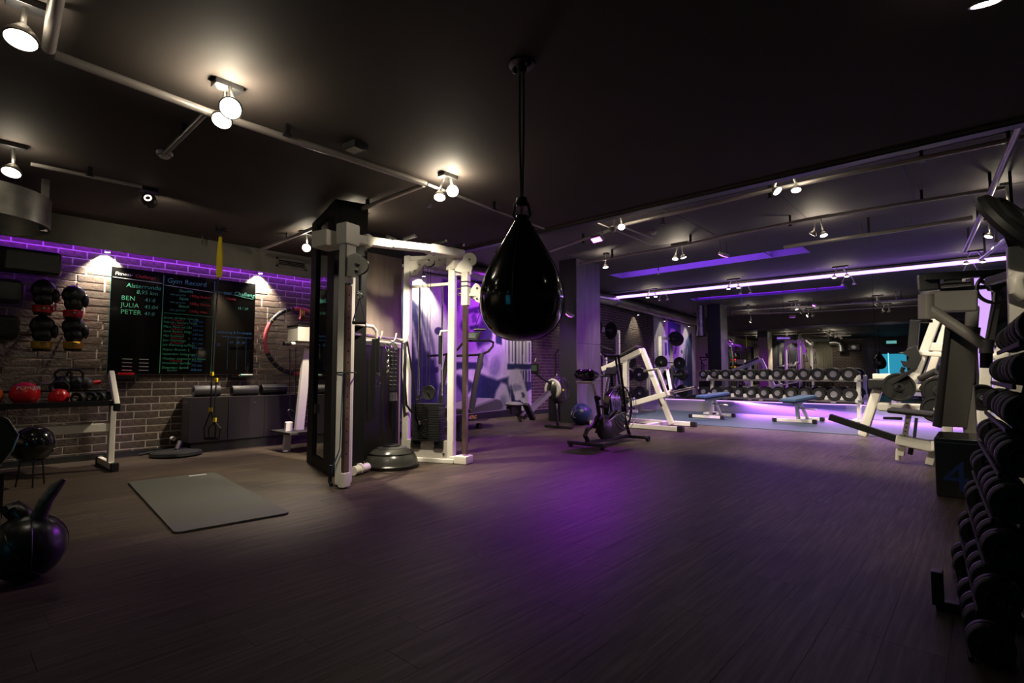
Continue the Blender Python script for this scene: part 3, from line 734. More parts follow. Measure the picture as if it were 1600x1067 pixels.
nz = blur(rs.rand(NZ, NY), 2); nz = (nz-nz.mean())/nz.std()
T = np.clip(T + nz*.02, 0, 1)
me = bpy.data.meshes.new('mural_print')
co_ = np.stack([np.full(YY.size, XM+.018), YY.ravel(), ZZ.ravel()], 1)
idx = np.arange(NY*NZ).reshape(NZ, NY)
q = np.stack([idx[:-1,:-1], idx[:-1,1:], idx[1:,1:], idx[1:,:-1]], -1).reshape(-1, 4)
me.from_pydata(co_.tolist(), [], q.tolist())
ca = me.color_attributes.new('print', 'FLOAT_COLOR', 'POINT')
t_ = np.clip(T.ravel()[:, None]**2.0*1.25, 0, 1)
c_ = (1-t_)*np.array([[.007,.016,.085]]) + t_*np.array([[.78,.74,.82]])
mid = np.exp(-((t_-.40)/.16)**2); c_ = c_*(1-.3*mid) + .3*mid*np.array([[.10,.16,.40]])
ca.data.foreach_set('color', np.concatenate([c_, np.ones_like(t_)], 1).astype(np.float32).ravel())
mm = bpy.data.materials.new('mural_ink'); mm.use_nodes = True; b_ = mm.node_tree.nodes['Principled BSDF']
at = mm.node_tree.nodes.new('ShaderNodeAttribute'); at.attribute_name = 'print'
mm.node_tree.links.new(at.outputs['Color'], b_.inputs['Base Color']); b_.inputs['Roughness'].default_value = .55
me.materials.append(mm)
mu = thing('wall_mural', 'large blue and white mural of a strained lifter holding a barbell', 'mural', (XM+.01, 7.5, 0))
OFF[mu.name] = Vector((XM+.01, 7.5, 0))
me.transform(Matrix.Translation((-(XM+.01), -7.5, 0)))
o = bpy.data.objects.new('mural_print', me); COL.objects.link(o); o.parent = mu
M().box(XM+.001, XM+.016, MY0, MY1, MZ0, MZ1).build('backing_board', WHITE, mu, smooth=False)

# ------------------------------------------------------------------ chalkboard
XB = XL + .05
cb = thing('chalkboard', 'wide glossy blackboard with three columns of coloured chalk writing', 'chalkboard', (XB, 2.25, 1.0))
CY0, CY1, CZ0, CZ1 = 1.41, 3.09, 1.0, 2.285
cw = (CY1-CY0)/3
def chalk(n, c, s=.35): return mat('chalk_'+n, c, .9, emit=None)
CGREEN, CRED, CBLUE, CWHITE, CTEAL = chalk('green', (.10,.60,.32)), chalk('red', (.6,.06,.05)), chalk('blue', (.06,.26,.65)), chalk('white', (.8,.85,.8)), chalk('teal', (.08,.38,.30))
bounds = [CY0, 1.95, 2.545, CY1]
for a, b in zip(bounds[:-1], bounds[1:]):
    M().box(XB-.012, XB+.010, a+.002, b-.002, CZ0, CZ1, .002).build('board_panel', BOARD, cb)
def wl_line(y0, z0, y1, z1, w_, m_, nm='chalk_line'):
    M().beam((XB+.0115, y0, z0), (XB+.0115, y1, z1), w_, .001, (1,0,0), 0).build(nm, m_, cb, smooth=False)
wl_line(CY0+.003, CZ0+.01, CY0+.003, CZ1-.01, .005, CTEAL); wl_line(1.95, CZ0+.01, 1.955, CZ1-.03, .007, CGREEN); wl_line(2.54, CZ0+.01, 2.55, CZ1-.03, .006, CTEAL)
wl_line(CY0+.02, 2.16, 1.94, 2.145, .005, CWHITE); wl_line(1.97, 2.13, 2.53, 2.10, .005, CWHITE); wl_line(2.57, 2.12, 3.06, 2.06, .005, CTEAL)
wl_line(1.97, 1.775, 2.53, 1.765, .005, CGREEN)
def ch(s, y, z, size, m_, shear=.1, tilt=0.0):
    o = text('chalk_writing', s, m_, (XB+.0125, y, z), size, (PI/2, 0, PI/2), cb, shear=shear); return o
ch('Fitness-', 1.45, 2.19, .058, CWHITE); ch('Challenge', 1.65, 2.185, .055, CRED)
ch('Alsterrunde', 1.565, 2.055, .075, CGREEN); ch('8,95 km', 1.67, 1.985, .07, CGREEN)
for k, (n_, t_s) in enumerate((('BEN', '41:8'), ('JULIA', '41:04'), ('PETER', '41:0'))):
    ch(n_, 1.52, 1.895-.085*k, .078, CGREEN, 0); ch(t_s, 1.76, 1.895-.085*k, .065, CTEAL)
for k in range(4):
    for j in (0, 1): wl_line(1.56+.17*j, 1.18-.045*k, 1.66+.17*j, 1.178-.045*k, .006, CWHITE)
ch('Gym Record', 1.99, 2.165, .088, CTEAL)
for k, (a_, b_s) in enumerate((('Deadlift', '190kg Robert'), ('Squat', '150kg Simon'), ('Bench', '120kg Alex'))):
    ch(a_, 2.13, 2.06-.10*k, .05, CGREEN); ch(b_s, 2.25, 2.005-.10*k, .048, CRED); ch('max gewicht', 2.03, 2.01-.10*k, .035, CTEAL)
mon = (('Januar', 'Airdyne Calories'), ('Februar', 'Farmers Walk'), ('März', 'Plank auf Zeit'), ('April', 'Rudern 500m'), ('Mai', 'Kettlebell'), ('Juni', 'Klimmzüge'), ('Juli', 'Klimmzug auf Zeit'), ('August', 'Burpees'), ('September', 'Seilspringen'), ('Oktober', 'Liegestütz am Boden'), ('November', 'Sprünge'), ('Dezember', 'Sprint'))
for k, (a_, b_s) in enumerate(mon):
    z = 1.705-.058*k
    ch(a_+': '+b_s, 1.97, z, .040, CGREEN, .15)
    if k < 6 or k == 9: ch('10 Runden', 2.05, z-.027, .034, CRED, .15)
    if k != 7: ch('%d:%02d min' % (rs.randint(1, 9), rs.randint(0, 60)), 2.30, z-.027, .036, CBLUE, .15)
for k in range(9): wl_line(2.265, 1.70-.075*k, 2.265, 1.665-.075*k, .005, CGREEN)
ch('our Challenge', 2.66, 2.09, .08, CTEAL); ch('Name', 2.70, 2.02, .05, CRED); ch('15 / 20', 2.85, 1.90, .05, CTEAL)
ch('swimming & handstand', 2.60, 1.555, .048, CBLUE); wl_line(2.66, 1.51, 3.06, 1.505, .004, CBLUE)
for k in range(3): wl_line(2.74+.12*k, 1.50, 2.74+.12*k, 1.06, .003, CBLUE)
ch('34   28   41', 2.76, 1.42, .045, CBLUE); ch('12', 2.59, 1.38, .05, CBLUE)
ch('Runden', 2.03, 1.035, .036, CTEAL)
t = thing('chalk_eraser', 'red-topped eraser block on the left end of the chalkboard ledge', 'eraser', (XB+.04, XP(196, 583, XB).y, .955))
y = XP(196, 583, XB).y
M().box(XB+.012, XB+.075, y-.075, y+.075, .955, .985, .003).build('felt', BLACK, t); M().box(XB+.012, XB+.075, y-.075, y+.075, .985, 1.01, .004).build('grip', RED, t)
for k, (cc, nm) in enumerate((((.9,.25,.1),'orange'), ((.1,.55,.65),'teal'), ((.1,.6,.3),'green'), ((.8,.8,.8),'white'))):
    y0 = XP(372, 583, XB).y + .012*k
    tag(M().tube([(XB+.03+.008*k, y0, .975+.011*(k%2)), (XB+.03+.008*k, y0+.14, .975+.011*(k%2))], .009, 8).build('marker_pen', mat('marker_'+nm, cc, .4)), nm + ' marker pen lying at the right end of the chalkboard ledge', 'marker', 'marker pens on the ledge')
tag(M().box(XL+.02, XL+.14, 2.78, 3.08, .955, .966).build('chalk_ledge', BLACK, smooth=False), 'thin black ledge under the right part of the chalkboard holding pens', 'ledge')
tag(M().box(XL+.02, XL+.14, 1.40, 1.76, .942, .9545).build('chalk_ledge', BLACK, smooth=False), 'thin black ledge under the left end of the chalkboard holding the eraser', 'ledge')

# ------------------------------------------------------------------ dark heater cabinet with three foam rollers
t = thing('wall_cabinet', 'low black flat-front cabinet under the chalkboard', 'cabinet', (-7.6, 2.9, .1))
M().box(XL+.03, -7.45, 2.22, 3.62, .13, .70, .006).build('cabinet_body', mat('black_cabinet_paint', (.018,.015,.018), .4), t)
M().box(XL+.03, -7.47, 2.26, 3.58, 0, .13).build('plinth', BLACK, t, smooth=False)
for y in (2.68, 3.15): M().box(-7.449, -7.440, y, y+.004, .14, .69).build('door_gap', BLACK, t, smooth=False)
M().box(-7.45, -7.435, 3.0, 3.03, .60, .61).build('latch', STEEL, t)
for (pa, pb, r, lb, mt_) in (((302,608),(343,606),.075,'plain black foam roller lying left on the cabinet',DPAD), ((362,608),(402,606),.07,'grey rolled mat lying in the middle on the cabinet',DPAD), ((408,606),(446,604),.075,'ribbed black foam roller lying right on the cabinet',RUBBER)):
    a, b = XP(*pa, -7.6), XP(*pb, -7.6)
    t = thing('foam_roller', lb, 'foam roller', (-7.6, (a.y+b.y)/2, .70), 'rollers on the cabinet')
    z = .70+r
    m = M().lathe([(r*.45, 0), (r*.96, 0), (r, .012), (r, b.y-a.y-.012), (r*.96, b.y-a.y), (r*.45, b.y-a.y), (r*.45, 0)], (-7.6, a.y, z), (0,1,0), 28)
    m.build('roller_sleeve', mt_, t)
    M().lathe([(0, .01), (r*.45, .01), (r*.45, b.y-a.y-.01), (0, b.y-a.y-.01)], (-7.6, a.y, z), (0,1,0), 20).build('core', BLACK, t)
    if 'ribbed' in lb:
        for k in range(7):
            an = PI*k/6; M().beam((-7.6+math.cos(an)*r, a.y+.01, z+math.sin(an)*r), (-7.6+math.cos(an)*r, b.y-.01, z+math.sin(an)*r), .012, .008, (math.cos(an),0,math.sin(an)), .001).build('rib', DPAD, t)
tag(M().cyl((XL+.03, 2.12, .18), (XL+.03+.1, 2.12, .18), .025, 12).build('radiator_valve', WHITE), 'small white radiator valve at the left bottom of the black cabinet', 'valve')
# round black thing on the floor (stepper disc) left of cabinet
c = G(255, 705); c.x = -7.40; t = thing('balance_disc', 'low black round disc lying on the floor by the brick wall', 'balance disc', tuple(c))
M().lathe([(0,0),(.26,0),(.28,.02),(.27,.05),(.15,.07),(0,.075)], c, (0,0,1), 32).build('disc', RUBBER, t)
M().torus(c+D((0,0,.05)), .24, .012).build('rim_tube', RUBBER, t)
M().tube([c+D((-.1,-.2,.06)), c+D((-.15,-.35,.03))], .015, 8).tube([c+D((0,0,.07)), c+D((-.05,.05,.16))], .03, 10).build('pump_stub', BLACK, t)

# ------------------------------------------------------------------ suspension trainer
p = G(345, 356, ZC); x0, y0 = p.x, p.y
t = thing('suspension_trainer', 'black and yellow suspension trainer hanging from the ceiling before the chalkboard', 'suspension trainer', (x0, y0, ZC))
m = M(); m.lathe([(0,0),(.06,0),(.06,-.02),(.02,-.03),(0,-.03)], (x0,y0,ZC), (0,0,1), 20); m.tube(arc((x0,y0,ZC-.05), .03, 0, 2*PI, (1,0,0), (0,0,1), 16), .006, 8)
for k in range(5): m.tube([(x0+.02*math.cos(k*1.3), y0+.02*math.sin(k*1.3), ZC-.02), (x0+.07*math.cos(k*1.3), y0+.07*math.sin(k*1.3), ZC-.05)], .008, 6)
m.build('ceiling_mount', BLACK, t)
za, zb = HZ(x0, y0, 370), HZ(x0, y0, 434)
M().prism([(-.014, 0), (.014, 0), (.03, -(za-zb)*.45), (.034, -(za-zb)*.9), (.02, -(za-zb)), (-.02, -(za-zb)), (-.034, -(za-zb)*.9), (-.03, -(za-zb)*.45)], (x0, y0, za), (math.cos(YAW), math.sin(YAW), 0), (0,0,1), .03, .004).build('yellow_pouch', YELLOW, t)
M().tube([(x0, y0, ZC-.08), (x0, y0, za)], .006, 6).build('carabiner', BLACK, t)
zc_ = HZ(x0, y0, 585)
M().beam((x0-.02, y0-.005, zb), (x0-.035, y0-.02, zc_), .028, .004, (1,1,0), 0).build('strap', RUBBER, t)
rx, ry = math.cos(YAW), math.sin(YAW)
for s, px_, zt in ((0, 339, 594), (1, 346, 604)):
    dx = (px_-345)/FPX*6.3
    X_, Y_ = x0+rx*dx, y0+ry*dx
    z1 = HZ(x0, y0, zt-10); z2 = HZ(x0, y0, 640+s*16); z3 = HZ(x0, y0, 685)
    M().beam((X_, Y_, z1+.02), (X_, Y_, z2), .026, .006, (1,1,0), 0).build('webbing', RUBBER, t)
    for zz in (z1, z2): M().obox((X_, Y_, zz), (.034, .034, .05), YAW, .005).build('yellow_tab', YELLOW, t)
    m = M().tube([(X_, Y_, z2-.02), (X_-rx*.07, Y_-ry*.07, z3+.12), (X_-rx*.06, Y_-ry*.06, z3)], .008, 6).tube([(X_, Y_, z2-.02), (X_+rx*.07, Y_+ry*.07, z3+.12), (X_+rx*.06, Y_+ry*.06, z3)], .008, 6)
    m.build('handle_loop', RUBBER, t)
    M().tube([(X_-rx*.06, Y_-ry*.06, z3), (X_+rx*.06, Y_+ry*.06, z3)], .017, 10).build('handle_grip', RUBBER, t)

# ------------------------------------------------------------------ hoop, bell, white hoop-side stand
ch_ = XP(466, 533, -7.66); R_ = .49
t = thing('fitness_hoop', 'large pink and navy segmented hoop hanging on the brick wall', 'hoop', (-7.66, ch_.y, ch_.z-R_))
segs = [(-100, -62, NAVY), (-62, -20, PINK), (-20, 40, NAVY), (40, 95, PINK), (95, 150, PINK), (150, 205, PINK), (205, 260, NAVY)]
def hp(a): return Vector((-7.66, ch_.y + R_*math.cos(a), ch_.z + R_*math.sin(a)))
for a0, a1, mt_ in ((75, 100, PINK), (100, 150, NAVY), (150, 203, PINK), (203, 262, NAVY), (262, 300, PINK), (300, 375, NAVY), (375, 435, PINK)):
    n = 12; M().tube([hp(math.radians(a0+(a1-a0)*k/n)) for k in range(n+1)], .030, 10).build('foam_segment', mt_, t)
    if mt_ is NAVY:
        for k in range(5):
            a = math.radians(a0+(a1-a0)*(k+.5)/5)
            M().torus(hp(a), .031, .0035, (0, -math.sin(a), math.cos(a)), 12, 5).build('yellow_tie', YELLOW, t)
b = XP(472, 492, -7.55)
t = thing('brass_bell', 'small brass bell mounted on the brick wall at the top of the hoop', 'bell', (XL+.03, b.y, b.z))
M().lathe([(0, .09), (.012, .09), (.03, .085), (.038, .05), (.042, 0), (.055, -.04), (.075, -.07), (.07, -.07), (.05, -.035), (.036, 0), (.03, .07), (0, .08)], b, (0,0,1), 24).build('bell_cup', BRASS, t)
M().tube([(XL+.02, b.y, b.z+.13), (-7.6, b.y, b.z+.14), (-7.55, b.y, b.z+.11)], .009, 8).build('bracket', BLACK, t)
M().tube([b+D((0,0,.02)), b+D((0,0,-.1))], .004, 6).ball(b+D((0,0,-.07)), .015, n=10, m=6).tube([b+D((0,0,-.1)), b+D((0,.01,-.2))], .006, 6).build('clapper_cord', BLACK, t)
# white abdominal / dip stand
A0 = G(447, 705); A1 = XP(470, 672, -6.75); A2 = XP(478, 545, -6.9)
t = thing('white_dip_stand', 'white exercise stand with slanted leg and dark board between hoop and black panel', 'exercise stand', (-6.8, 3.4, 0))
M().beam((A0.x, A0.y, 0), (A0.x+.06, A0.y+.0, .38), .05, .09, (0,1,0)).build('leg', WHITE, t)
M().beam((A0.x-.2, A0.y+.6, 0), (A0.x-.2, A0.y+.6, .38), .05, .09, (0,1,0)).build('leg', WHITE, t)
bx, by = A0.x, A0.y
M().box(bx-.25, bx+.30, by-.1, by+.75, HZ(bx, by, 674)-.02, HZ(bx, by, 674)+.01, .006).build('foot_board', DPAD, t)
zt = HZ(bx, by, 674)
q0 = XP(467, 672, bx); q1 = XP(480, 545, bx-.1)
M().beam(q0, q1, .06, .11, (0,1,0)).build('slanted_upright', WHITE, t)
q2 = XP(474, 523, bx-.1)
M().obox(q2, (.30, .30, .20), None, .01).build('top_housing', CREAM, t)
M().obox(q2+D((0,0,.11)), (.31, .31, .025), None, .004).build('top_cap', BLACK, t)
q3 = XP(455, 537, bx-.05); M().tube([q3, q3+D((.1,.45,0))], .024, 10).build('cross_handle', WHITE, t)
M().tube([q3+D((0,-.02,0)), q3+D((0,-.1,-.0))], .03, 10).build('handle_grip', BLACK, t)
for dx in (0, .06): M().tube([XP(453+dx*150, 545, bx-.3), XP(453+dx*150, 640, bx-.3)], .006, 5).build('hanging_cord', BLACK, t)
q = XP(458, 650, bx-.3); M().torus(q, .09, .014, (1,.3,0), 20, 6, .5, 1.3).build('cord_handle', BLACK, t)

# ------------------------------------------------------------------ tall black glazed door panel
P0, P1 = Vector((-5.74, 2.95, 0)), Vector((-4.74, 2.68, 0))
ax = (P1-P0).normalized(); rz = math.atan2(ax.y, ax.x); Lp = (P1-P0).length
t = thing('glass_door_panel', 'tall black framed dark glass panel reflecting the chalkboard', 'door panel', tuple((P0+P1)/2))
ht = ZC-.03
def pp(a, b, z0, z1, th, name, mt_, off=0.0, bev=.004):
    c = P0 + ax*((a+b)/2); n_ = Vector((-ax.y, ax.x, 0))
    return M().obox((c.x+n_.x*off, c.y+n_.y*off, (z0+z1)/2), (b-a, th, z1-z0), rz, bev).build(name, mt_, t)
pp(0, .26, 0.0, ht, .07, 'stile', DOORK); pp(Lp-.27, Lp, 0.0, ht, .07, 'stile', DOORK)
pp(.26, Lp-.27, .0, .12, .06, 'rail', DOORK); pp(.26, Lp-.27, ht-.1, ht, .06, 'rail', DOORK)
pp(.26, Lp-.27, .12, ht-.1, .02, 'glass', DGLASS, 0, 0)
pp(Lp-.03, Lp, 0, ht, .30, 'return_leaf', DOORK, .15)
c = P0+ax*.34; M().obox((c.x, c.y-.03, 1.0-.38), (.012, .02, .10), rz, .003).build('latch', STEEL, t)

# ------------------------------------------------------------------ cable machine
t = cmx = thing('cable_machine', 'white functional trainer cable machine with two adjustable pulley posts', 'cable machine', (-4.6, 3.3, 0))
A = Vector((-4.25, 2.50, 0)); B = Vector((-4.36, 4.05, 0)); Cc = Vector((-5.03, 3.76, 0)); Dd_ = Vector((-4.50, 3.99, 0))
zA = HZ(A.x, A.y, 362)
# left post: oval profile with chrome rail in front
def post(c, w_, d_, z0, z1, name='post', mt_=WHITE, rot=-.25, bev=.02): return M().obox((c.x, c.y, (z0+z1)/2), (w_, d_, z1-z0), rot, bev).build(name, mt_, t)
fr = Vector((math.sin(YAW), -math.cos(YAW), 0))    # towards the viewer's side of the post
post(A, .10, .135, 0.02, zA+.02, rot=YAW*0+.2, bev=.028)
M().obox((A.x+.065, A.y-.02, (HZ(A.x,A.y,448)+.12)/2), (.03, .055, HZ(A.x,A.y,448)-.12), .2, .003).build('guide_rail', RAIL, t)
M().obox((A.x+.05, A.y-.02, .075), (.075, .085, .13), .2, .012).build('post_foot', CREAM, t)
M().obox((A.x+.055, A.y-.02, HZ(A.x,A.y,440)), (.05, .08, .06), .2, .01).build('rail_clamp', CREAM, t)
for k in range(16): M().cyl((A.x+.079, A.y-.024, .3+.1*k), (A.x+.083, A.y-.025, .3+.1*k), .008, 8).build('rail_hole', BLACK, t)
# top housing box + swivel
h0 = Vector((A.x-.13, A.y-.13, HZ(A.x,A.y,376)))
M().obox(h0, (.20, .20, .155), .2, .02).build('top_housing', CREAM, t)
M().obox((A.x, A.y, zA-.03), (.14, .17, .20), .2, .02).build('post_cap', WHITE, t)
# pulley carriage left
def pulley(c, r, th, axis, plates=True, pn='pulley_wheel'):
    axis = Vector(axis).normalized()
    M().lathe([(0, -th*.3), (r*.75, -th*.3), (r*.86, -th*.5), (r, -th*.5), (r*.88, 0), (r, th*.5), (r*.86, th*.5), (r*.75, th*.3), (0, th*.3)], c, axis, 24).build(pn, BLACK, t)
    if plates:
        for s in (-1, 1): M().lathe([(0, s*th*.9), (r*.93, s*th*.9), (r*.93, s*th*.6), (0, s*th*.6)], c, axis, 24).build('pulley_cover', CREAM, t)
        M().lathe([(0, -th*1.2), (.012, -th*1.2), (.012, th*1.2), (0, th*1.2)], c, axis, 8).build('pulley_bolt', BLACK, t)
pv = Vector((.67, -.74, 0))     # facing the room
pc = Vector((A.x+.10, A.y+.01, HZ(A.x,A.y,417)))
M().prism([(-.06,-.10),(.03,-.11),(.07,-.07),(.08,.02),(.06,.09),(.01,.11),(-.05,.09)], pc, (math.cos(YAW), math.sin(YAW), 0), (0,0,1), .05, .008).build('pulley_housing', CREAM, t)
pulley(pc + D((.035,.03,.0)), .085, .022, pv)
for dz in (-.06, .0): M().lathe([(0,0),(.014,0),(.014,.012),(0,.014)], pc+pv*.035+D((.02,.02,dz)), pv, 10).build('bolt', BLACK, t)
# triangular strap handles
def strap_handle(c, top, h, w_, nm='hand_grip'):
    ux = Vector((math.cos(YAW), math.sin(YAW), 0)); c = Vector(c)
    M().tube([(c.x, c.y, top), (c.x, c.y, c.z+h+.07)], .012, 8).build('cable_ball', RUBBER, t)
    M().torus((c.x, c.y, c.z+h+.03), .018, .005, pv, 14, 6, 1, 2).build('carabiner', CHROME, t)
    M().beam(c+D((0,0,h)), c-ux*w_/2, .006, .022, pv, .001).build('handle_strap', RUBBER, t); M().beam(c+D((0,0,h)), c+ux*w_/2, .006, .022, pv, .001).build('handle_strap', RUBBER, t)
    M().tube([c-ux*w_/2, c+ux*w_/2], .016, 10).build(nm, BLACK, t)
hc = Vector((A.x+.15, A.y+.04, 0)); hc.z = HZ(hc.x, hc.y, 504)
strap_handle(hc, HZ(hc.x, hc.y, 430), HZ(hc.x,hc.y,466)-hc.z, .12)
# cables on left post
M().tube([(A.x+.055, A.y-.05, .15), (A.x+.06, A.y-.05, zA)], .004, 5).build('cable', RUBBER, t)
M().tube([(A.x+.085, A.y-.06, HZ(A.x,A.y,582)), (A.x+.08, A.y-.07, 1.0), (A.x+.07, A.y-.08, .35), (A.x-.01, A.y-.10, .18), (A.x-.03, A.y-.1, .12)], .005, 6).build('blue_cord', mat('blue_cord_cloth', (.05,.12,.3), .6), t)
M().torus((A.x+.02, A.y, HZ(A.x,A.y,582)), .085, .006, (0,0,1), 20, 5).build('cord_knot', RUBBER, t)
M().tube([(A.x-.03, A.y-.1, .20), (A.x-.05, A.y-.10, .06), (A.x-.02, A.y-.10, .03)], .018, 8).build('cord_end', RUBBER, t)
# tall top crossbar with grips
Zt = HZ(Dd_.x, Dd_.y, 402)
ta = Vector((A.x, A.y+.03, HZ(A.x,A.y,372))); tb = Vector((Dd_.x+.03, Dd_.y+.10, HZ(Dd_.x, Dd_.y, 396)))
mid1 = ta.lerp(tb, .30) + D((0,0,-.0)); mid2 = ta.lerp(tb, .62) + D((.06,0,.0))
M().beam(ta, mid1, .10, .085, (0,0,1), .02).build('top_crossbar', WHITE, t)
M().beam(mid1, mid2, .12, .08, (0,0,1), .02).build('top_crossbar', WHITE, t)
M().beam(mid2, tb, .14, .10, (0,0,1), .02).build('top_crossbar', WHITE, t)
M().lathe([(0,-.03),(.06,-.03),(.07,0),(.06,.03),(0,.03)], ta.lerp(tb,.12), (0,1,0), 18).build('collar_ring', CREAM, t)
M().obox((Dd_.x, Dd_.y+.02, Zt-.05), (.13, .15, .22), .1, .02).build('corner_casting', CREAM, t)
for f_, sx in ((.28, -.10), (.42, .16), (.62, -.05), (.70, .18), (.92, .12)):
    c = ta.lerp(tb, f_) + D((0,0,.07))
    g = M().tube([c, c+D((sx, .15 if sx < 0 else .03, .02))], .019, 12).build('pull_up_grip', BLACK, t)
    M().lathe([(0,0),(.02,0),(.018,.014),(0,.014)], c+D((sx, .15 if sx < 0 else .03, .02)), (sx, .05, 0), 10).build('grip_end', CHROME, g)
# right tower posts
post(Cc, .085, .10, .05, HZ(Cc.x,Cc.y,400), rot=.52)
post(Dd_, .085, .10, .05, Zt, rot=.52)
cd = (Dd_-Cc).normalized(); rzz = math.atan2(cd.y, cd.x); Lc = (Dd_-Cc).length
def onCD(f, z, o_=0.0): return Cc + (Dd_-Cc)*f + Vector((cd.y, -cd.x, 0))*o_ + Vector((0,0,z))
M().obox(onCD(.5, (HZ(Cc.x,Cc.y,692)+.02)/2+.02), (Lc+.08, .10, .24), rzz, .012).build('base_panel', CREAM, t)
M().obox(onCD(.5, .025), (Lc+.12, .16, .05), rzz, .01).build('base_tube', WHITE, t)
for f_ in (.35, .68, .88): M().lathe([(0,0),(.014,0),(.014,.01),(0,.012)], onCD(f_, .16 if f_ != .88 else .10, .052), (cd.y,-cd.x,0), 8).build('bolt', STEEL, t)
M().beam(onCD(0, HZ(Cc.x,Cc.y,449)), onCD(1, HZ(Dd_.x,Dd_.y,443)), .03, .035, (0,0,1), .004).build('cross_strut', WHITE, t)
M().beam(onCD(-.02, HZ(Cc.x,Cc.y,404)), onCD(1, HZ(Dd_.x,Dd_.y,403)), .07, .05, (0,0,1), .01).build('cross_strut', WHITE, t)
# gusset plates and top pulley
uz = Vector((0,0,1)); zt_ = HZ(Cc.x, Cc.y, 406)
M().prism([(.04,0),(.22,0),(.24,-.06),(.13,-.20),(.04,-.20)], Cc+uz*zt_, cd, uz, .05, .006).build('gusset_plate', CREAM, t)
M().prism([(.36,0),(.52,0),(.54,-.03),(.42,-.12),(.36,-.10)], Cc+uz*zt_, cd, uz, .05, .006).build('gusset_plate', CREAM, t)
pulley(onCD(.50, zt_-.03, .01), .075, .022, (cd.y,-cd.x,0))
for a_, b_z in ((.10, -.14), (.16, -.07), (.42, -.03)): M().lathe([(0,0),(.012,0),(.012,.008),(0,.01)], Cc+cd*a_+uz*(zt_+b_z)+Vector((cd.y,-cd.x,0))*.026, (cd.y,-cd.x,0), 8).build('bolt', STEEL, t)
# guide rods, stack
for f_ in (.27, .78): M().tube([onCD(f_, .28), onCD(f_, HZ(Cc.x,Cc.y,447))], .011, 10).build('guide_rod', CHROME, t)
for f_ in (.47, .53, .36): M().tube([onCD(f_, .68, .02), onCD(f_, zt_-.05, .02)], .003, 5).build('cable', RUBBER, t)
z0 = HZ(Cc.x, Cc.y, 690)+.03; z1 = HZ(Cc.x, Cc.y, 629); NP = 16; hh = (z1-z0)/NP
for k in range(NP):
    M().obox(onCD(.52, z0+hh*(k+.5), .02), (.34, .17, hh*.86), rzz, .003).build('weight_plate', IRON, t)
for f_ in (.27, .78):
    M().obox(onCD(f_, z0-.03, .02), (.11, .12, .10), rzz, .01).build('rubber_buffer', RUBBER, t)
    M().cyl(onCD(f_, z1), onCD(f_, z1+.09), .022, 12).build('rod_bushing', BLACK, t)
pulley(onCD(.52, z1+.12, .03), .085, .02, (cd.y,-cd.x,0), False, 'travelling_pulley')
M().lathe([(0,0),(.015,0),(.012,.01),(0,.012)], onCD(.52, z1+.12, .045), (cd.y,-cd.x,0), 10).build('bolt', CHROME, t)
for f_ in (.50, .545):
    for k in range(14):
        M().ball(onCD(f_, z1-.02-.026*k, .115), .009, n=6, m=4).build('chain_bead', CHROME, t)
M().tube([onCD(.44, z1+.07, .07), onCD(.33, z1+.04, .12), onCD(.34, z1-.12, .13), onCD(.38, z1-.20, .12), onCD(.43, z1-.22, .12)], .006, 6).build('pin_cord', CHROME, t)
M().ball(onCD(.42, z1-.22, .13), .02, n=10, m=6).build('pin_knob', CHROME, t)
# adjustable column at right
M().obox((B.x, B.y, .045), (.16, .17, .09), .3, .012).build('column_base', CREAM, t)
M().beam((Dd_.x, Dd_.y, .04), (B.x, B.y, .04), .12, .08, (0,0,1), .012).build('base_tube', WHITE, t)
zs1, zs2 = HZ(B.x, B.y, 478), HZ(B.x, B.y, 430)
M().obox((B.x+.02, B.y, (.10+zs1)/2), (.05, .055, zs1-.10), .3, .004).build('guide_rail', RAIL, t)
M().obox((B.x+.02, B.y, (zs1+HZ(B.x,B.y,425))/2), (.085, .085, HZ(B.x,B.y,425)-zs1), .3, .012).build('carriage_sleeve', CREAM, t)
for py in (441, 448): M().obox((B.x+.02, B.y, HZ(B.x,B.y,py)), (.092, .092, .012), .3).build('sleeve_band', BLACK, t)
q = Vector((B.x+.03, B.y+.03, HZ(B.x,B.y,410)))
M().prism([(-.16,-.10),(.02,-.16),(.05,-.06),(-.02,.07),(-.12,-.02)], q, (math.cos(YAW), math.sin(YAW), 0), uz, .05, .008).build('pulley_housing', CREAM, t)
pulley(q+D((.01,.01,.03)), .085, .024, pv)
M().beam((Dd_.x, Dd_.y, HZ(B.x,B.y,428)), (B.x+.06, B.y+.05, HZ(B.x,B.y,427)), .04, .035, uz, .006).build('column_bracket', WHITE, t)
q = Vector((B.x+.10, B.y+.09, HZ(B.x,B.y,457)))
M().prism([(-.01,-.10),(.03,-.12),(.06,-.08),(.06,.02),(.03,.09),(-.01,.11),(-.045,.07),(-.045,-.02)], q, (math.cos(YAW), math.sin(YAW), 0), uz, .012, .003).build('pulley_cover', CREAM, t)
pulley(q-pv*.03, .085, .022, pv)
for dz in (-.07, .05): M().lathe([(0,0),(.013,0),(.013,.01),(0,.012)], q+pv*.008+D((.005,.005,dz)), pv, 10).build('bolt', BLACK, t)
M().beam((B.x+.03, B.y, q.z-.03), (q.x, q.y, q.z-.03), .03, .03, uz, .004).build('swivel_arm', CREAM, t)
M().tube([(B.x-.06, B.y-.06, q.z+.04), (B.x+.0, B.y, q.z+.03)], .012, 8).ball((B.x-.03, B.y-.05, q.z-.02), .022, n=10, m=6).build('pop_pin', CHROME, t)
hc = Vector((q.x+.03, q.y+.03, 0)); hc.z = HZ(hc.x, hc.y, 515)
strap_handle(hc, HZ(hc.x, hc.y, 474), HZ(hc.x,hc.y,489)-hc.z, .13)
M().tube([(B.x-.03, B.y, .1), (B.x-.03, B.y, HZ(B.x,B.y,430))], .003, 5).build('cable', RUBBER, t)
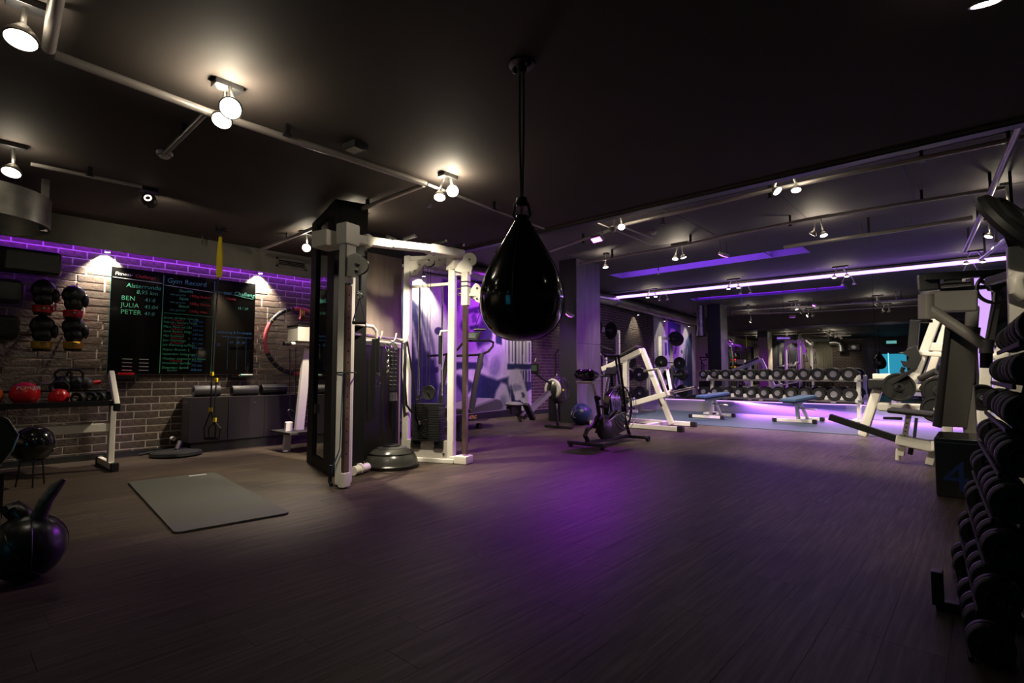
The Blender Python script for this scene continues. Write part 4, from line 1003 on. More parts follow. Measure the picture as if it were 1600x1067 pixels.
# little handle bar hanging on post D
q = Vector((Dd_.x-.10, Dd_.y-.08, HZ(Dd_.x,Dd_.y,520)))
M().tube([(Dd_.x-.02, Dd_.y-.05, q.z+.02), (q.x, q.y, q.z+.02), (q.x-.02, q.y, q.z-.03)], .012, 8).build('bar_hook', WHITE, t)
M().tube([(q.x-.02, q.y, q.z-.03), (q.x-.02, q.y, q.z-.36)], .016, 10).build('hanging_bar', BLACK, t)
M().torus((q.x-.02, q.y, q.z-.40), .016, .004, pv, 12, 5, 1, 1.6).build('bar_ring', CHROME, t)
# middle: black shroud, accessory rail with hooks, base tube
S0 = Vector((-4.77, 2.86, 0)); S1 = Vector((-5.16, 3.72, 0)); sd = (S1-S0).normalized(); rs_ = math.atan2(sd.y, sd.x); Ls = (S1-S0).length
def onS(f, z, o_=0.0): return S0 + (S1-S0)*f + Vector((sd.y, -sd.x, 0))*o_ + Vector((0,0,z))
zr = HZ(-4.85, 3.25, 527)
M().obox(onS(.5, (zr+.06)/2-.02), (Ls, .05, zr-.16), rs_, .01).build('stack_shroud', mat('shroud_black', (.006,.006,.006), .55, spec=.25), t)
M().obox(onS(.5, zr-.06), (Ls+.05, .07, .06), rs_, .012).build('shroud_cap', CREAM, t)
M().tube([onS(-.1, zr+.0, .10), onS(1.02, zr+.0, .10)], .017, 12).build('accessory_rail', STEEL, t)
M().tube([onS(-.12, zr+.10, .12), onS(.22, zr+.10, .12), onS(.30, zr+.06, .12), onS(.31, zr-.02, .12)], .018, 12).build('bent_bar', CREAM, t)
for f_ in (.33, .64, .92):
    M().tube([onS(f_, zr-.02, .10), onS(f_, zr-.035, .14), onS(f_, zr, .165), onS(f_+.01, zr+.06, .17)], .009, 8).build('rail_hook', CREAM, t)
M().tube([onS(-.1, .05, .12), onS(.16, .05, .12)], .045, 14).build('floor_tube', CREAM, t)
M().lathe([(0,0),(.055,0),(.055,.03),(0,.03)], onS(.0, .055, .12), sd, 16).build('tube_collar', CREAM, t)
# accessories hanging from the rail
def hang(name, lab, f_):
    g = thing(name, lab, 'strap' if 'strap' in name or 'rope' in name else name.split('_')[-1], tuple(onS(f_, zr, .16)), 'attachments on the accessory rail'); return g
g = hang('tricep_rope', 'black doubled rope with silver ferrules hanging from the middle hook', .60)
for k, df in enumerate((-.045, .035)):
    c0 = onS(.60+df, zr-.14, .17)
    M().tube([c0+D((0,0,.02)), c0+D((0,0,-.44))], .022, 8).build('rope', RUBBER, g)
    for j in range(9): M().torus(c0+D((0,0,-.02-.045*j)), .021, .006, (0,.35,1), 12, 5).build('rope_twist', DPAD, g)
    M().lathe([(0,0),(.02,0),(.028,-.09),(0,-.092)], c0+D((0,0,-.46)), (0,0,1), 14).build('ferrule', STEEL, g)
M().torus(onS(.59, zr-.09, .17), .03, .006, pv, 16, 6, 1, 1.5).build('snap_ring', CHROME, g)
g = hang('chain_curtain', 'bunch of small steel chains and snap hooks beside the rope', .52)
for k in range(4):
    for j in range(10):
        M().torus(onS(.50+.05*k, zr-.12-.028*j, .15+.01*(k%2)), .011, .003, pv if (j+k) % 2 else (1,1,0), 8, 4, 1, 1.5).build('chain_link', CHROME, g)
M().torus(onS(.46, zr-.11, .17), .025, .005, pv, 14, 6, 1, 2).build('snap_hook', CHROME, g)
g = hang('ankle_strap', 'long black strap with steel ring hanging at the left of the rail', .30)
M().beam(onS(.31, zr-.0, .13), onS(.31, zr-.38, .13), .045, .012, pv, .003).build('strap_band', RUBBER, g)
M().obox(onS(.31, zr-.40, .14), (.03,.03,.03), YAW, .004).build('buckle', STEEL, g); M().torus(onS(.30, zr-.50, .14), .028, .005, pv, 14, 6).build('ring', CHROME, g)
M().beam(onS(.20, zr-.03, .15), onS(.21, zr-.60, .15), .04, .012, pv, .003).build('strap_band', RUBBER, g)
g = hang('resistance_band', 'black looped exercise band hanging at the right end of the rail', .90)
M().tube([onS(.90, zr-.02, .16), onS(.82, zr-.35, .18), onS(.85, zr-.75, .2), onS(.98, zr-.86, .22), onS(1.08, zr-.78, .22), onS(1.02, zr-.45, .2), onS(.91, zr-.02, .17)], [.01,.014,.014,.014,.014,.014,.01], 8).build('band_loop', RUBBER, g)
M().beam(onS(.88, zr-.03, .16), onS(.86, zr-.62, .17), .035, .008, pv, .002).build('band_tail', RUBBER, g)
# ------------------------------------------------------------------ bosu
c = G(611, 729); t = thing('balance_dome', 'grey half-dome balance trainer on the floor in front of the cable machine', 'balance trainer', (c.x, c.y, 0))
R = .30
prof = [(0, .0), (R*.98, .0), (R, .015), (R*1.0, .035), (R*.96, .045)]
M().lathe(prof, (c.x, c.y, 0), (0,0,1), 48).build('base_platform', BLACK, t)
prof = [(R*.96, .04)] + [(R*.95*math.cos(a), .045+.19*math.sin(a)) for a in [PI/2*k/10 for k in range(10)]] + [(0, .235)]
M().lathe(prof, (c.x, c.y, 0), (0,0,1), 48).build('rubber_dome', mat('grey_glossy_rubber', (.06,.06,.055), .22), t)
for rr, zz in ((R*.80, .165), (R*.52, .212)): M().torus((c.x, c.y, zz-.012), rr, .006, n=48).build('dome_ring', BLACK, t)
M().lathe([(0,.004),(.09,.002),(.1,-.004),(0,-.004)], (c.x, c.y, .236), (0,0,1), 24).build('top_patch', BLACK, t)
# ------------------------------------------------------------------ yoga mat
c4 = [G(202,758), G(330,737), G(444,802), G(283,838)]
t = thing('yoga_mat', 'grey foam exercise mat lying flat on the plank floor', 'mat', tuple(sum(c4, Vector())/4))
cc = sum(c4, Vector())/4; U_ = ((c4[2]+c4[3])/2 - (c4[0]+c4[1])/2); LU = U_.length; U_.normalize(); V_ = Vector((0,0,1)).cross(U_); WV = ((c4[1]-c4[0]).length+(c4[2]-c4[3]).length)/2
def rr_pts(a, b, r, n=5):
    out = []
    for sx, sy, a0 in ((1,1,0),(-1,1,90),(-1,-1,180),(1,-1,270)):
        for k in range(n+1):
            an = math.radians(a0+90*k/n); out.append((sx*(a-r)+r*math.cos(an), sy*(b-r)+r*math.sin(an)))
    return out
M().prism(rr_pts(LU/2, WV/2, .05), cc+D((0,0,.008)), U_, V_, .014, .004).build('foam_sheet', MATGREY, t)
q = G(309, 742, .017); M().obox((q.x, q.y, .0155), (.035, .15, .002), math.atan2(V_.y, V_.x)-PI/2).build('printed_mark', SILVERT, t)

# ------------------------------------------------------------------ teardrop punching bag
x0, y0 = -1.9, 2.2
t = thing('teardrop_punching_bag', 'glossy black teardrop punching bag hanging in the middle of the room', 'punching bag', (x0, y0, ZC))
zt0, zt1, zb_ = HZ(x0,y0,312), HZ(x0,y0,338), HZ(x0,y0,531)
prof = [(0, zb_)]
F0 = -x0*math.sin(YAW)+y0*math.cos(YAW)
rows_ = ((532.3,13),(530.5,24),(527,33),(521,44),(512,53.5),(500,60.5),(486,65),(470,66.5),(455,65.5),(440,62),(425,56),(408,47.5),(392,38.5),(376,29.5),(362,21),(350,14),(342,10),(337,8.5))
for py_, rp_ in rows_: prof.append((rp_/FPX*F0*1.0, HZ(x0, y0, py_)))
prof.append((0, HZ(x0, y0, 336)))
M().lathe(prof, (x0, y0, 0), (0,0,1), 64).build('leather_body', VINYL, t)
for k in range(4):
    a0 = k*PI/2+.5
    pts = [(x0+(r+.0015)*math.cos(a0), y0+(r+.0015)*math.sin(a0), z) for r, z in prof[1:-1]]
    M().tube(pts, .0022, 5).build('seam', BLACK, t)
m = M().lathe([(0,0),(.045,0),(.045,.02),(.03,.045),(.03,.06),(0,.06)], (x0,y0,zt0-.05), (0,0,1), 20); m.build('swivel_cap', BLACK, t)
for k in range(3):
    a = k*2*PI/3+.2; M().tube([(x0+.04*math.cos(a), y0+.04*math.sin(a), zt0-.03), (x0+.055*math.cos(a), y0+.055*math.sin(a), zt0-.10), (x0+.03*math.cos(a), y0+.03*math.sin(a), zt1-.03)], .008, 8).build('hanging_loop', BLACK, t)
for s in (-1, 1): M().tube([(x0+s*.004, y0, zt0-.0), (x0+s*.010, y0+.006*s, (zt0+ZC)/2), (x0+s*.014, y0, ZC-.05)], .0065, 8).build('rope', RUBBER, t)
M().lathe([(0,0),(.075,0),(.075,-.012),(.03,-.02),(.025,-.06),(0,-.06)], (x0,y0,ZC), (0,0,1), 20).build('ceiling_mount', BLACK, t)
for s in (-1, 1): M().ball((x0+s*.05, y0, ZC-.02), .02, n=10, m=6).build('mount_bolt', BLACK, t)

# ------------------------------------------------------------------ left side: gloves, balls, racks
def glove(px, py, cuff, lab, tilt=0.0):
    c = XP(px, py, -7.60); t = thing('boxing_glove', lab, 'boxing glove', (XL+.03, c.y, c.z-.1), 'gloves hanging on the brick wall')
    s = .001
    m = M(); m.ball(c+D((0,0,.075)), .118, (.5,.92,1.0), 24, 14); m.ball(c+D((.02,.0,-.02)), .100, (.5,.88,.95), 20, 10); m.build('glove_fist', LEATHER, t)
    M().ball(c+D((.03,.10,.02)), .065, (.55,.5,1.2), 14, 8).build('thumb', LEATHER, t)
    M().lathe([(.075,.0),(.086,.01),(.092,.07),(.086,.08),(.07,.075)], c+D((0,0,-.175)), (0,0,1), 24).build('cuff_band', cuff, t)
    M().lathe([(.0,-.005),(.072,-.0),(.078,.01),(.07,.11)], c+D((0,0,-.20)), (0,0,1), 24).build('cuff_lining', LEATHER, t)
    M().prism([(-.024,.02),(.024,.02),(0,-.022)], c+D((.093,-.0,-.13)), (0,1,0), (0,0,1), .003).build('badge', BLACK, t)
    M().prism([(-.014,.012),(.014,.012),(0,-.013)], c+D((.096,-.0,-.13)), (0,1,0), (0,0,1), .003).build('badge_mark', SILVERT, t)
    M().tube([(XL+.02, c.y, c.z+.18), (c.x-.04, c.y, c.z+.15), (c.x-.02, c.y, c.z+.13)], .006, 6).build('hook', BLACK, t)
glove(68, 464, RED, 'black boxing glove with red cuff, left one of the upper pair')
glove(115, 472, RED, 'black boxing glove with red cuff, right one of the upper pair')
glove(66, 520, MUSTARD, 'black boxing glove with mustard cuff, left one of the lower pair')
glove(115, 521, MUSTARD, 'black boxing glove with mustard cuff, right one of the lower pair')
c = XP(38, 408, -7.63); t = tag(M().obox(c, (.12, .62, .28), None, .05).build('kick_shield', LEATHER), 'dark rectangular kick pad mounted high on the brick wall', 'kick pad')
c = XP(10, 455, -7.6); tag(M().obox(c, (.16, .25, .26), None, .05).build('focus_mitt', LEATHER), 'black focus mitt at the left edge of the wall, upper one', 'focus mitt')
c = XP(5, 512, -7.6); tag(M().obox(c, (.16, .25, .26), None, .05).build('focus_mitt', LEATHER), 'black focus mitt at the left edge of the wall, lower one', 'focus mitt')
# medicine ball / kettlebell rack, white frame
RXk = -6.75
f0 = G(177, 736); yr = f0.y
t = thing('equipment_rack', 'white framed rack along the brick wall holding balls and kettlebells', 'rack', (-6.9, .5, 0))
def rackend(y, t):
    M().beam((-7.35, y, .045), (f0.x+.02, y, .045), .05, .07, (0,0,1), .008).build('foot', CREAM, t)
    for xx in (-7.37, f0.x+.04): M().obox((xx, y, .045), (.06, .07, .09), None, .01).build('foot_cap', BLACK, t)
    zz = HZ(f0.x-.15, y, 625)
    M().beam((f0.x-.15, y, .05), (f0.x-.15, y, zz), .055, .075, (1,0,0), .01).build('upright', CREAM, t)
    M().beam((f0.x+.02, y, HZ(f0.x,y,634)), (f0.x-.30, y, HZ(f0.x-.3,y,582)), .05, .075, (0,0,1), .012).build('tilted_arm', CREAM, t)
    M().obox((f0.x+.03, y, HZ(f0.x,y,636)), (.05, .06, .08), None, .01).build('arm_cap', BLACK, t)
rackend(yr, t); rackend(yr-2.1, t)
zb0 = HZ(f0.x-.15, yr, 667)
M().beam((f0.x-.15, yr-2.1, zb0), (f0.x-.15, yr, zb0), .05, .09, (0,0,1), .01).build('cross_beam', CREAM, t)
zs = HZ(f0.x-.1, yr, 630)
M().box(f0.x-.42, f0.x-.02, yr-2.1, yr, zs-.02, zs, .003).build('shelf_tray', BLACK, t)
M().box(f0.x-.02, f0.x-.0, yr-2.1, yr, zs-.02, zs+.035, .003).build('shelf_lip', BLACK, t)
M().box(f0.x-.75, f0.x-.45, yr-2.1, yr, zs+.12, zs+.14, .003).build('shelf_tray', BLACK, t)
xs_ = f0.x-.20
def yat(px): return XP(px, 600, xs_).y
c = Vector((xs_, yat(40), zs)); r = .115
g = thing('gym_ball', 'red rubber ball lettered POWER on the rack shelf', 'ball', tuple(c)); c.z += r
M().ball(c, r).build('ball_shell', RED, g); text('lettering', 'POWER', SILVERT, (c.x+.104, c.y-.075, c.z+.045), .05, (PI/2-.45, 0, PI/2-.0), g, shear=.2)
c = Vector((xs_, yat(-16), zs+.10)); tag(M().ball(c, .10).torus(c, .1, .003, (0,1,.3)).build('medicine_ball', ORANGE), 'orange medicine ball cut by the left edge of the picture', 'ball')
def kettlebell(c, r, mt_, lab, group=None):
    g = thing('kettlebell', lab, 'kettlebell', tuple(c), group)
    M().lathe([(0,0),(r*.6,0),(r*.85,r*.2),(r,r*.8),(r*.92,r*1.3),(r*.6,r*1.75),(0,r*1.9)], c, (0,0,1), 28).build('bell_body', mt_, g)
    zt = c.z + r*1.55
    M().tube([(c.x, c.y-r*.75, zt), (c.x, c.y-r*.85, zt+r*.6), (c.x, c.y-r*.45, zt+r*1.1), (c.x, c.y+r*.45, zt+r*1.1), (c.x, c.y+r*.85, zt+r*.6), (c.x, c.y+r*.75, zt)], r*.17, 10).build('bell_handle', RUBBER if mt_ is RED else mt_, g)
    M().lathe([(0,0),(r*.42,0),(r*.40,.003),(0,.003)], (c.x+r*.93, c.y, c.z+r*.9), (1,0,0), 20).build('weight_badge', mt_, g)
kettlebell(Vector((xs_, yat(93), zs)), .085, RED, 'red kettlebell with black handle beside the POWER ball')
for px, lab in ((124, 'black rubber ball right of the red kettlebell'), (142, 'black rubber ball second from the rack end'), (105, 'dark kettlebell behind the red kettlebell')):
    c = Vector((xs_-.25, yat(px), zs+.14))
    if 'kettle' in lab: kettlebell(c, .08, IRON, lab)
    else: tag(M().ball(c+D((0,0,.065)), .065).torus(c+D((0,0,.065)), .0655, .002, (0,1,0)).build('slam_ball', DPAD), lab, 'ball')
# dumbbell prototype: axis along local Y, head radius 1 unit scaled
def make_dumbbell(r, L, hl, lab, group, cap=CHROME, name='dumbbell'):
    g = thing(name, lab, 'dumbbell', (0,0,0), group)
    for s in (-1, 1):
        y0_, y1_ = s*(L/2-hl), s*L/2
        M().lathe([(0, 0), (r*.92, 0), (r, s*hl*.1), (r, s*hl*.42), (r*.95, s*hl*.46), (r*.95, s*hl*.52), (r, s*hl*.56), (r, s*hl*.88), (r*.92, s*hl), (0, s*hl)], (0, y0_, 0), (0,1,0), 24).build('head', RUBBER, g)
        M().lathe([(0, 0), (r*.50, 0), (r*.47, s*.016), (r*.33, s*.006), (r*.28, s*.018), (0, s*.016)], (0, y1_, 0), (0,1,0), 18).build('end_cap', cap, g)
    M().cyl((0, -(L/2-hl), 0), (0, L/2-hl, 0), .017, 12).build('handle', CHROME, g)
    return g
D1 = make_dumbbell(.062, .26, .075, 'small black dumbbell on the white rack end', 'small dumbbells on the white rack')
D1.location = (xs_, yat(133), zs+.062); D1.rotation_euler = (0,0,.9)
d2 = dup(D1, (xs_-.02, yat(152), zs+.062), 1.0, 'second small black dumbbell at the white rack end')
d3 = dup(D1, (xs_+.0, yat(165), zs+.062), .9, 'outermost small black dumbbell against the tilted arm')
for (px, mt_, nm) in ((150, RED, 'red'), (121, STEEL, 'steel'), (75, STEEL, 'silver')):
    c = Vector((xs_-.35, yat(px), zs+.20)); m = M().tube([c, c+D((.02,.10,.02))], .022, 10); tag(m.build('hand_gripper', mt_), nm + ' coloured grip lying on the upper shelf of the white rack', 'hand grip')
tag(M().obox((xs_, yat(142), zs+.012), (.10, .24, .02), None, .005).build('resistance_loop', RED), 'flat red band lying on the rack shelf under the dumbbells', 'band')
# black gym ball below + hexagon outline frame at left edge
c = G(58, 760); c = Vector((-6.2, .45, 0)); r = .20
cb_ = XP(52, 694, -6.35); g = tag(M().ball((cb_.x, cb_.y, cb_.z), .16).torus((cb_.x, cb_.y, cb_.z), .161, .003, (0,1,.2), 40).build('black_gym_ball', VINYL), 'shiny black ball lying under the white rack', 'ball')
g['label'] = 'shiny black ball in front of the white rack beam'
t = thing('ball_stand', 'thin black stand holding the shiny black ball off the floor', 'stand', (cb_.x, cb_.y, 0))
M().torus((cb_.x, cb_.y, cb_.z-.14), .085, .008).build('ring', BLACK, t)
for k in range(3): M().tube([(cb_.x+.085*math.cos(k*2.1), cb_.y+.085*math.sin(k*2.1), cb_.z-.14), (cb_.x+.11*math.cos(k*2.1), cb_.y+.11*math.sin(k*2.1), 0)], .007, 6).build('leg', BLACK, t)
t = thing('hexagon_frame', 'black hexagonal plate holder with thin light edges at the left picture edge', 'frame', tuple(XP(0, 690, -5.4)))
hx = [XP(0, 650, -5.0), XP(13, 655, -5.0), XP(29, 679, -5.0), XP(20, 703, -5.0), XP(0, 728, -5.0), XP(-22, 703, -5.0), XP(-22, 672, -5.0)]
M().tube(hx, .005, 6, closed=True).build('edge_trim', STEEL, t)
m = M(); cm_ = sum(hx, Vector())/7; v0 = [m.bm.verts.new(p+D((-.03,0,0))) for p in hx]; v1 = [m.bm.verts.new(p+D((-.16,0,0))) for p in hx]
m.bm.faces.new(v0); m.bm.faces.new(v1[::-1]); 
for i in range(7): m.bm.faces.new((v0[i], v0[(i+1)%7], v1[(i+1)%7], v1[i]))
m.build('plate_body', RUBBER, t)
M().beam((cm_.x-.1, cm_.y, cm_.z-.25), (cm_.x-.1, cm_.y, 0), .06, .06).build('foot_post', BLACK, t)
# heavy leather ball with upright strap, foreground left
c = G(40, 905); c.z = 0; r = .155
g = thing('medicine_ball_with_strap', 'dark leather ball with an upright leather strap on the floor, lower left', 'medicine ball', tuple(c))
cb2 = c + D((0,0,r))
M().ball(cb2, r, (1,1,1), 32, 18).build('ball_shell', LEATHER, g)
for ax_ in ((1,0,0), (0,1,0), (.3,.8,.5)): M().torus(cb2, r+.001, .003, ax_, 40, 5).build('seam', BLACK, g)
s0 = cb2 + D((0.0, .05, r*.80)); tip = Vector((c.x, c.y, 0)); 
ux = Vector((math.cos(YAW), math.sin(YAW), 0))
dep = cb2.dot(Vector((-math.sin(YAW), math.cos(YAW), 0)))
def atd(px, py, d_): 
    r_ = _ray(px, py); fwd = Vector((-math.sin(YAW), math.cos(YAW), 0)); return Vector((0,0,EYE)) + r_*(d_/r_.dot(fwd))
pts = [atd(50, 832, dep), atd(62, 805, dep), atd(72, 782, dep), atd(88, 760, dep+.02), atd(101, 748, dep+.03)]
M().tube(pts, [.018, .034, .030, .026, .010], 10).build('strap_handle', mat('highlit_leather', (.13,.115,.10), .25, bump=.9, bscale=22), g)  # highlight on the strap put into its lighter leather colour
M().tube([atd(6, 797, dep-.05), atd(20, 795, dep), atd(38, 808, dep), atd(48, 822, dep)], [.02,.045,.045,.02], 10).build('strap_handle', LEATHER, g)
c = G(-75, 880); g = tag(M().ball((c.x, c.y, .18), .18, (1,1,1), 28, 16).torus((c.x, c.y, .18), .181, .003, (0,1,0), 40, 5).build('leather_ball', LEATHER), 'second dark leather ball half outside the lower left edge', 'ball')
# ------------------------------------------------------------------ treadmill in front of the mural
XN, XF = -6.85, -7.55
t = thing('treadmill', 'dark treadmill with looped handlebars in front of the mural', 'treadmill', (-7.2, 6.4, 0))
TP = mat('treadmill_grey_paint', (.07,.06,.08), .35)
def yz(px, py, x): v = XP(px, py, x); return (v.y, v.z)
hood = [yz(733,658,XN), yz(733,640,XN), yz(741,636,XN), yz(774,623,XN), yz(781,626,XN), yz(784,634,XN), yz(778,645,XN), yz(758,657,XN)]
hood = [(a, max(b, .04)) for a, b in hood]
M().prism(hood, ((XN+XF)/2, 0, 0), (0,1,0), (0,0,1), .78, .012).build('motor_hood', TP, t)
M().prism([(a, b+.006) for a, b in (hood[1], hood[2], hood[3], (hood[3][0], hood[3][1]-.03), (hood[1][0], hood[1][1]-.03))], ((XN+XF)/2, 0, 0), (0,1,0), (0,0,1), .60, .004).build('hood_cover', mat('hood_cover_grey', (.22,.18,.26), .35), t)
yd0 = 4.75
M().box(XF-.0, XN+.0, yd0, hood[0][0], .10, .16, .01).build('deck', TP, t)
M().box(XF+.12, XN-.12, yd0+.02, hood[0][0]-.01, .16, .168).build('running_belt', RUBBER, t)
for xx in (XF+.05, XN-.05):
    M().box(xx-.05, xx+.05, yd0, hood[0][0], .15, .19, .008).build('side_rail', TP, t)
    M().lathe([(0,-.04),(.05,-.04),(.05,.04),(0,.04)], (xx, yd0+.15, .05), (1,0,0), 14).build('roller_foot', BLACK, t)
    M().lathe([(0,-.04),(.05,-.04),(.05,.04),(0,.04)], (xx, hood[0][0]+.3, .05), (1,0,0), 14).build('roller_foot', BLACK, t)
M().tube([XP(736,650,XN), XP(741,610,XN), XP(752,553,XN)], .052, 14).build('upright', TP, t)
M().tube([XP(686,655,XF), XP(690,610,XF), XP(700,553,XF)], .045, 14).build('upright', TP, t)
M().tube([XP(713,556,XN), XP(730,555,XN), XP(752,554,XN), XP(763,549,XN), XP(770,541,XN), XP(771,535,XN), XP(765,532,XN), XP(748,532,XN)], .022, 10).build('handlebar', RUBBER, t)
M().tube([XP(668,556,XF), XP(690,555,XF), XP(704,552,XF), XP(716,545,XF), XP(722,537,XF), XP(728,533,XF)], .022, 10).build('handlebar', RUBBER, t)
M().tube([XP(728,533,XF), XP(748,532,XN)], .022, 10).build('cross_handle', RUBBER, t)
c = (XP(728,531,XF)+XP(748,530,XN))/2
M().obox(c+D((0,.03,.06)), (.34,.05,.20), Matrix.Rotation(-.6,3,'X'), .012).build('console', BLACK, t)
M().obox(c+D((0,.0,.075)), (.24,.006,.12), Matrix.Rotation(-.6,3,'X')).build('console_screen', SCREEN, t)
# ------------------------------------------------------------------ rowing machine
XR_ = -5.86
t = thing('rowing_machine', 'black rowing machine with air flywheel, its rail running beside the mural', 'rowing machine', (XR_, 6.5, 0))
r0, r1 = XP(705, 667, XR_), XP(806, 655, XR_)
r0.z = r1.z = .34
M().beam((XR_, r0.y, .33), (XR_, r1.y+.1, .37), .085, .10, (0,0,1), .008).build('monorail', BLACK, t)
M().beam((XR_, r0.y, .385), (XR_, r1.y+.1, .425), .05, .006, (0,0,1), .001).build('rail_track', STEEL, t)
o = text('lettering', 'ROW', SILVERT, (XR_+.0435, r0.y+.17, .31), .075, FACE_PX, t, shear=.25)
o = text('lettering', 'ERG', YELLOWT, (XR_+.0435, r0.y+.335, .315), .075, FACE_PX, t, shear=.25)
y = XP(717, 680, XR_).y
M().beam((XR_, y, 0.04), (XR_, y, .30), .06, .05).build('rear_leg', BLACK, t); M().beam((XR_-.2, y, .025), (XR_+.2, y, .025), .05, .05, (0,0,1), .006).build('rear_foot', BLACK, t)
s = XP(803, 649, XR_); s.z = .47
M().ball((XR_, s.y, s.z+.02), .16, (1.05,.9,.28), 22, 10).build('seat', mat('seat_grey_plastic', (.18,.17,.19), .5), t)
M().box(XR_-.06, XR_+.06, s.y-.13, s.y+.13, .34, .46, .01).build('seat_carriage', BLACK, t)
f_ = XP(818, 655, XR_)
for sx in (-.13, .13):
    M().obox((XR_+sx, f_.y, .36), (.12,.06,.34), Matrix.Rotation(.65,3,'X'), .012).build('foot_plate', BLACK, t)
    M().beam((XR_+sx-.07, f_.y-.04, .40), (XR_+sx+.07, f_.y-.04, .40), .03, .012, (0,0,1), .002).build('foot_strap', BPAD, t)
M().beam((XR_, XP(812,664,XR_).y, .22), (XR_, XP(858,618,XR_).y, .66), .09, .09, (0,-.5,1), .01).build('inclined_boom', STEEL, t)
fw = XP(872, 609, XR_-.03)
M().lathe([(0,-.11),(.20,-.11),(.235,-.08),(.25,-.03),(.25,.03),(.235,.08),(.19,.11),(0,.11)], fw, (1,0,0), 40).build('flywheel_housing', BLACK, t)
M().lathe([(.252,-.05),(.262,-.03),(.262,.03),(.252,.05)], fw, (1,0,0), 40).build('housing_rim', DSTEEL, t)
for rr in (.22,.18,.14,.10): M().torus(fw+D((.112,0,0)), rr, .003, (1,0,0), 32, 5).build('cage_ring', DSTEEL, t)
for k in range(10):
    a = PI*2*k/10; M().tube([fw+D((.114,.05*math.cos(a),.05*math.sin(a))), fw+D((.114,.23*math.cos(a),.23*math.sin(a)))], .004, 5).build('cage_spoke', DSTEEL, t)
M().lathe([(0,0),(.022,0),(.022,.012),(0,.014)], fw+D((.112,0,0)), (1,0,0), 18).build('hub_badge', YELLOWT, t)
M().lathe([(.0,-.03),(.17,-.03),(.19,.0),(.17,.03),(0,.03)], fw+D((0,-.16,.02)), (0,1,0), 28).build('chain_guide', mat('pale_plastic', (.5,.48,.44), .4), t)
yl = XP(872, 664, XR_).y
M().tube([fw+D((0,-.12,-.15)), (XR_, yl, .05)], .028, 10).build('front_leg', BLACK, t)
M().beam((XR_-.30, yl, .025), (XR_+.30, yl, .025), .06, .05, (0,0,1), .008).build('front_foot', BLACK, t)
for sx in (-.26, .26): M().lathe([(0,-.02),(.035,-.02),(.035,.02),(0,.02)], (XR_+sx, yl+.06, .035), (1,0,0), 14).build('castor', BLACK, t)
mt0, mt1, mt2 = fw+D((0,-.15,.1)), XP(848,592,XR_), XP(837,583,XR_)
M().tube([mt0, mt1, mt2], .022, 10).build('monitor_arm', BLACK, t)
M().obox(XP(836,576,XR_), (.16,.05,.18), Matrix.Rotation(.1,3,'X'), .012).build('monitor', BLACK, t)
M().obox(XP(836,576,XR_)+D((0,-.028,.01)), (.12,.004,.10), Matrix.Rotation(.1,3,'X')).build('display', SCREEN, t)
M().tube([XP(836,566,XR_), XP(838,560,XR_)], .016, 8).build('sensor_knob', BLACK, t)
# ------------------------------------------------------------------ dark slim items left of the column
t = thing('black_stand', 'black upright stand with a thin white rod in the gap beside the column', 'stand', (-6.75, 9.0, 0))
M().box(-6.95, -6.62, 8.9, 9.3, 0, .75, .02).build('cabinet_body', BLACK, t)
M().tube([(-6.6, 8.75, .02), (-6.6, 8.75, 1.0)], .010, 8).build('white_rod', WHITE, t)
M().tube([(-6.9, 9.1, .75), (-6.9, 9.1, 1.45), (-6.75, 9.0, 1.5)], .02, 8).build('handle_tube', BLACK, t)
# blue ball / wall pad with script mark by the column foot
c = G(912, 664); t = thing('medicine_ball', 'dark blue ball with white script mark at the foot of the column', 'ball', (-5.88, 8.85, 0))
bc = Vector((-5.90, 8.62, .21)); M().ball(bc, .21, n=32, m=18).build('ball_shell', mat('dark_blue_rubber', (.01,.022,.07), .35), t)
o = text('script_mark', 'Coup', SILVERT, bc+D((-.13,-.205,-.01)), .12, (PI/2, 0, .35), t, shear=.4)
M().torus(bc+D((.03,-.19,.02)), .08, .004, (.35,-1,0), 24, 5, 1.2, .7).build('swoosh_ring', SILVERT, t)
# ------------------------------------------------------------------ air bike
XA = -4.02
t = thing('air_bike', 'black fan air bike standing in front of the steel column', 'exercise bike', (XA, 6.5, 0))
def ab(px, py, dx=0.0): return XP(px, py, XA+dx)
yb = G(916, 700).y
M().beam((XA-.30, yb, .055), (XA+.28, yb, .055), .06, .045, (0,0,1), .006).build('rear_stabiliser', BLACK, t)
for s in (-.26, .25): M().lathe([(0,0),(.03,0),(.03,.03),(0,.03)], (XA+s, yb, 0), (0,0,1), 12).build('levelling_foot', RUBBER, t)
yf = 7.15
M().beam((XA-.28, yf, .055), (XA+.28, yf, .055), .06, .045, (0,0,1), .006).build('front_stabiliser', BLACK, t)
for s in (-.30, .30): M().lathe([(0,-.02),(.04,-.02),(.04,.02),(0,.02)], (XA+s, yf, .045), (1,0,0), 12).build('castor', RUBBER, t)
M().beam((XA, yb, .07), (XA, yf, .07), .06, .05, (0,0,1), .006).build('base_rail', BLACK, t)
M().tube([(XA, yb+.05, .08), ab(914,680), ab(917,672), ab(926,664), ab(933,652)], .032, 12).build('curved_frame', DSTEEL, t)
M().tube([ab(928,668), ab(936,648), ab(934,632), ab(931,618)], .030, 12).build('seat_tube', BLACK, t)
M().tube([ab(932,622), ab(925,594)], .020, 12).build('seat_post', CHROME, t)
M().ball(ab(932,622)+D((.04,0,0)), .03, n=12, m=8).build('adjusting_knob', BLACK, t)
sc_ = ab(918, 586)
M().ball(sc_, .185, (.85,.95,.45), 24, 12).ball(sc_+D((-.075,-.06,.01)), .12, (.75,.8,.62), 16, 10).ball(sc_+D((.075,-.06,.01)), .12, (.75,.8,.62), 16, 10).build('saddle', VINYL, t)
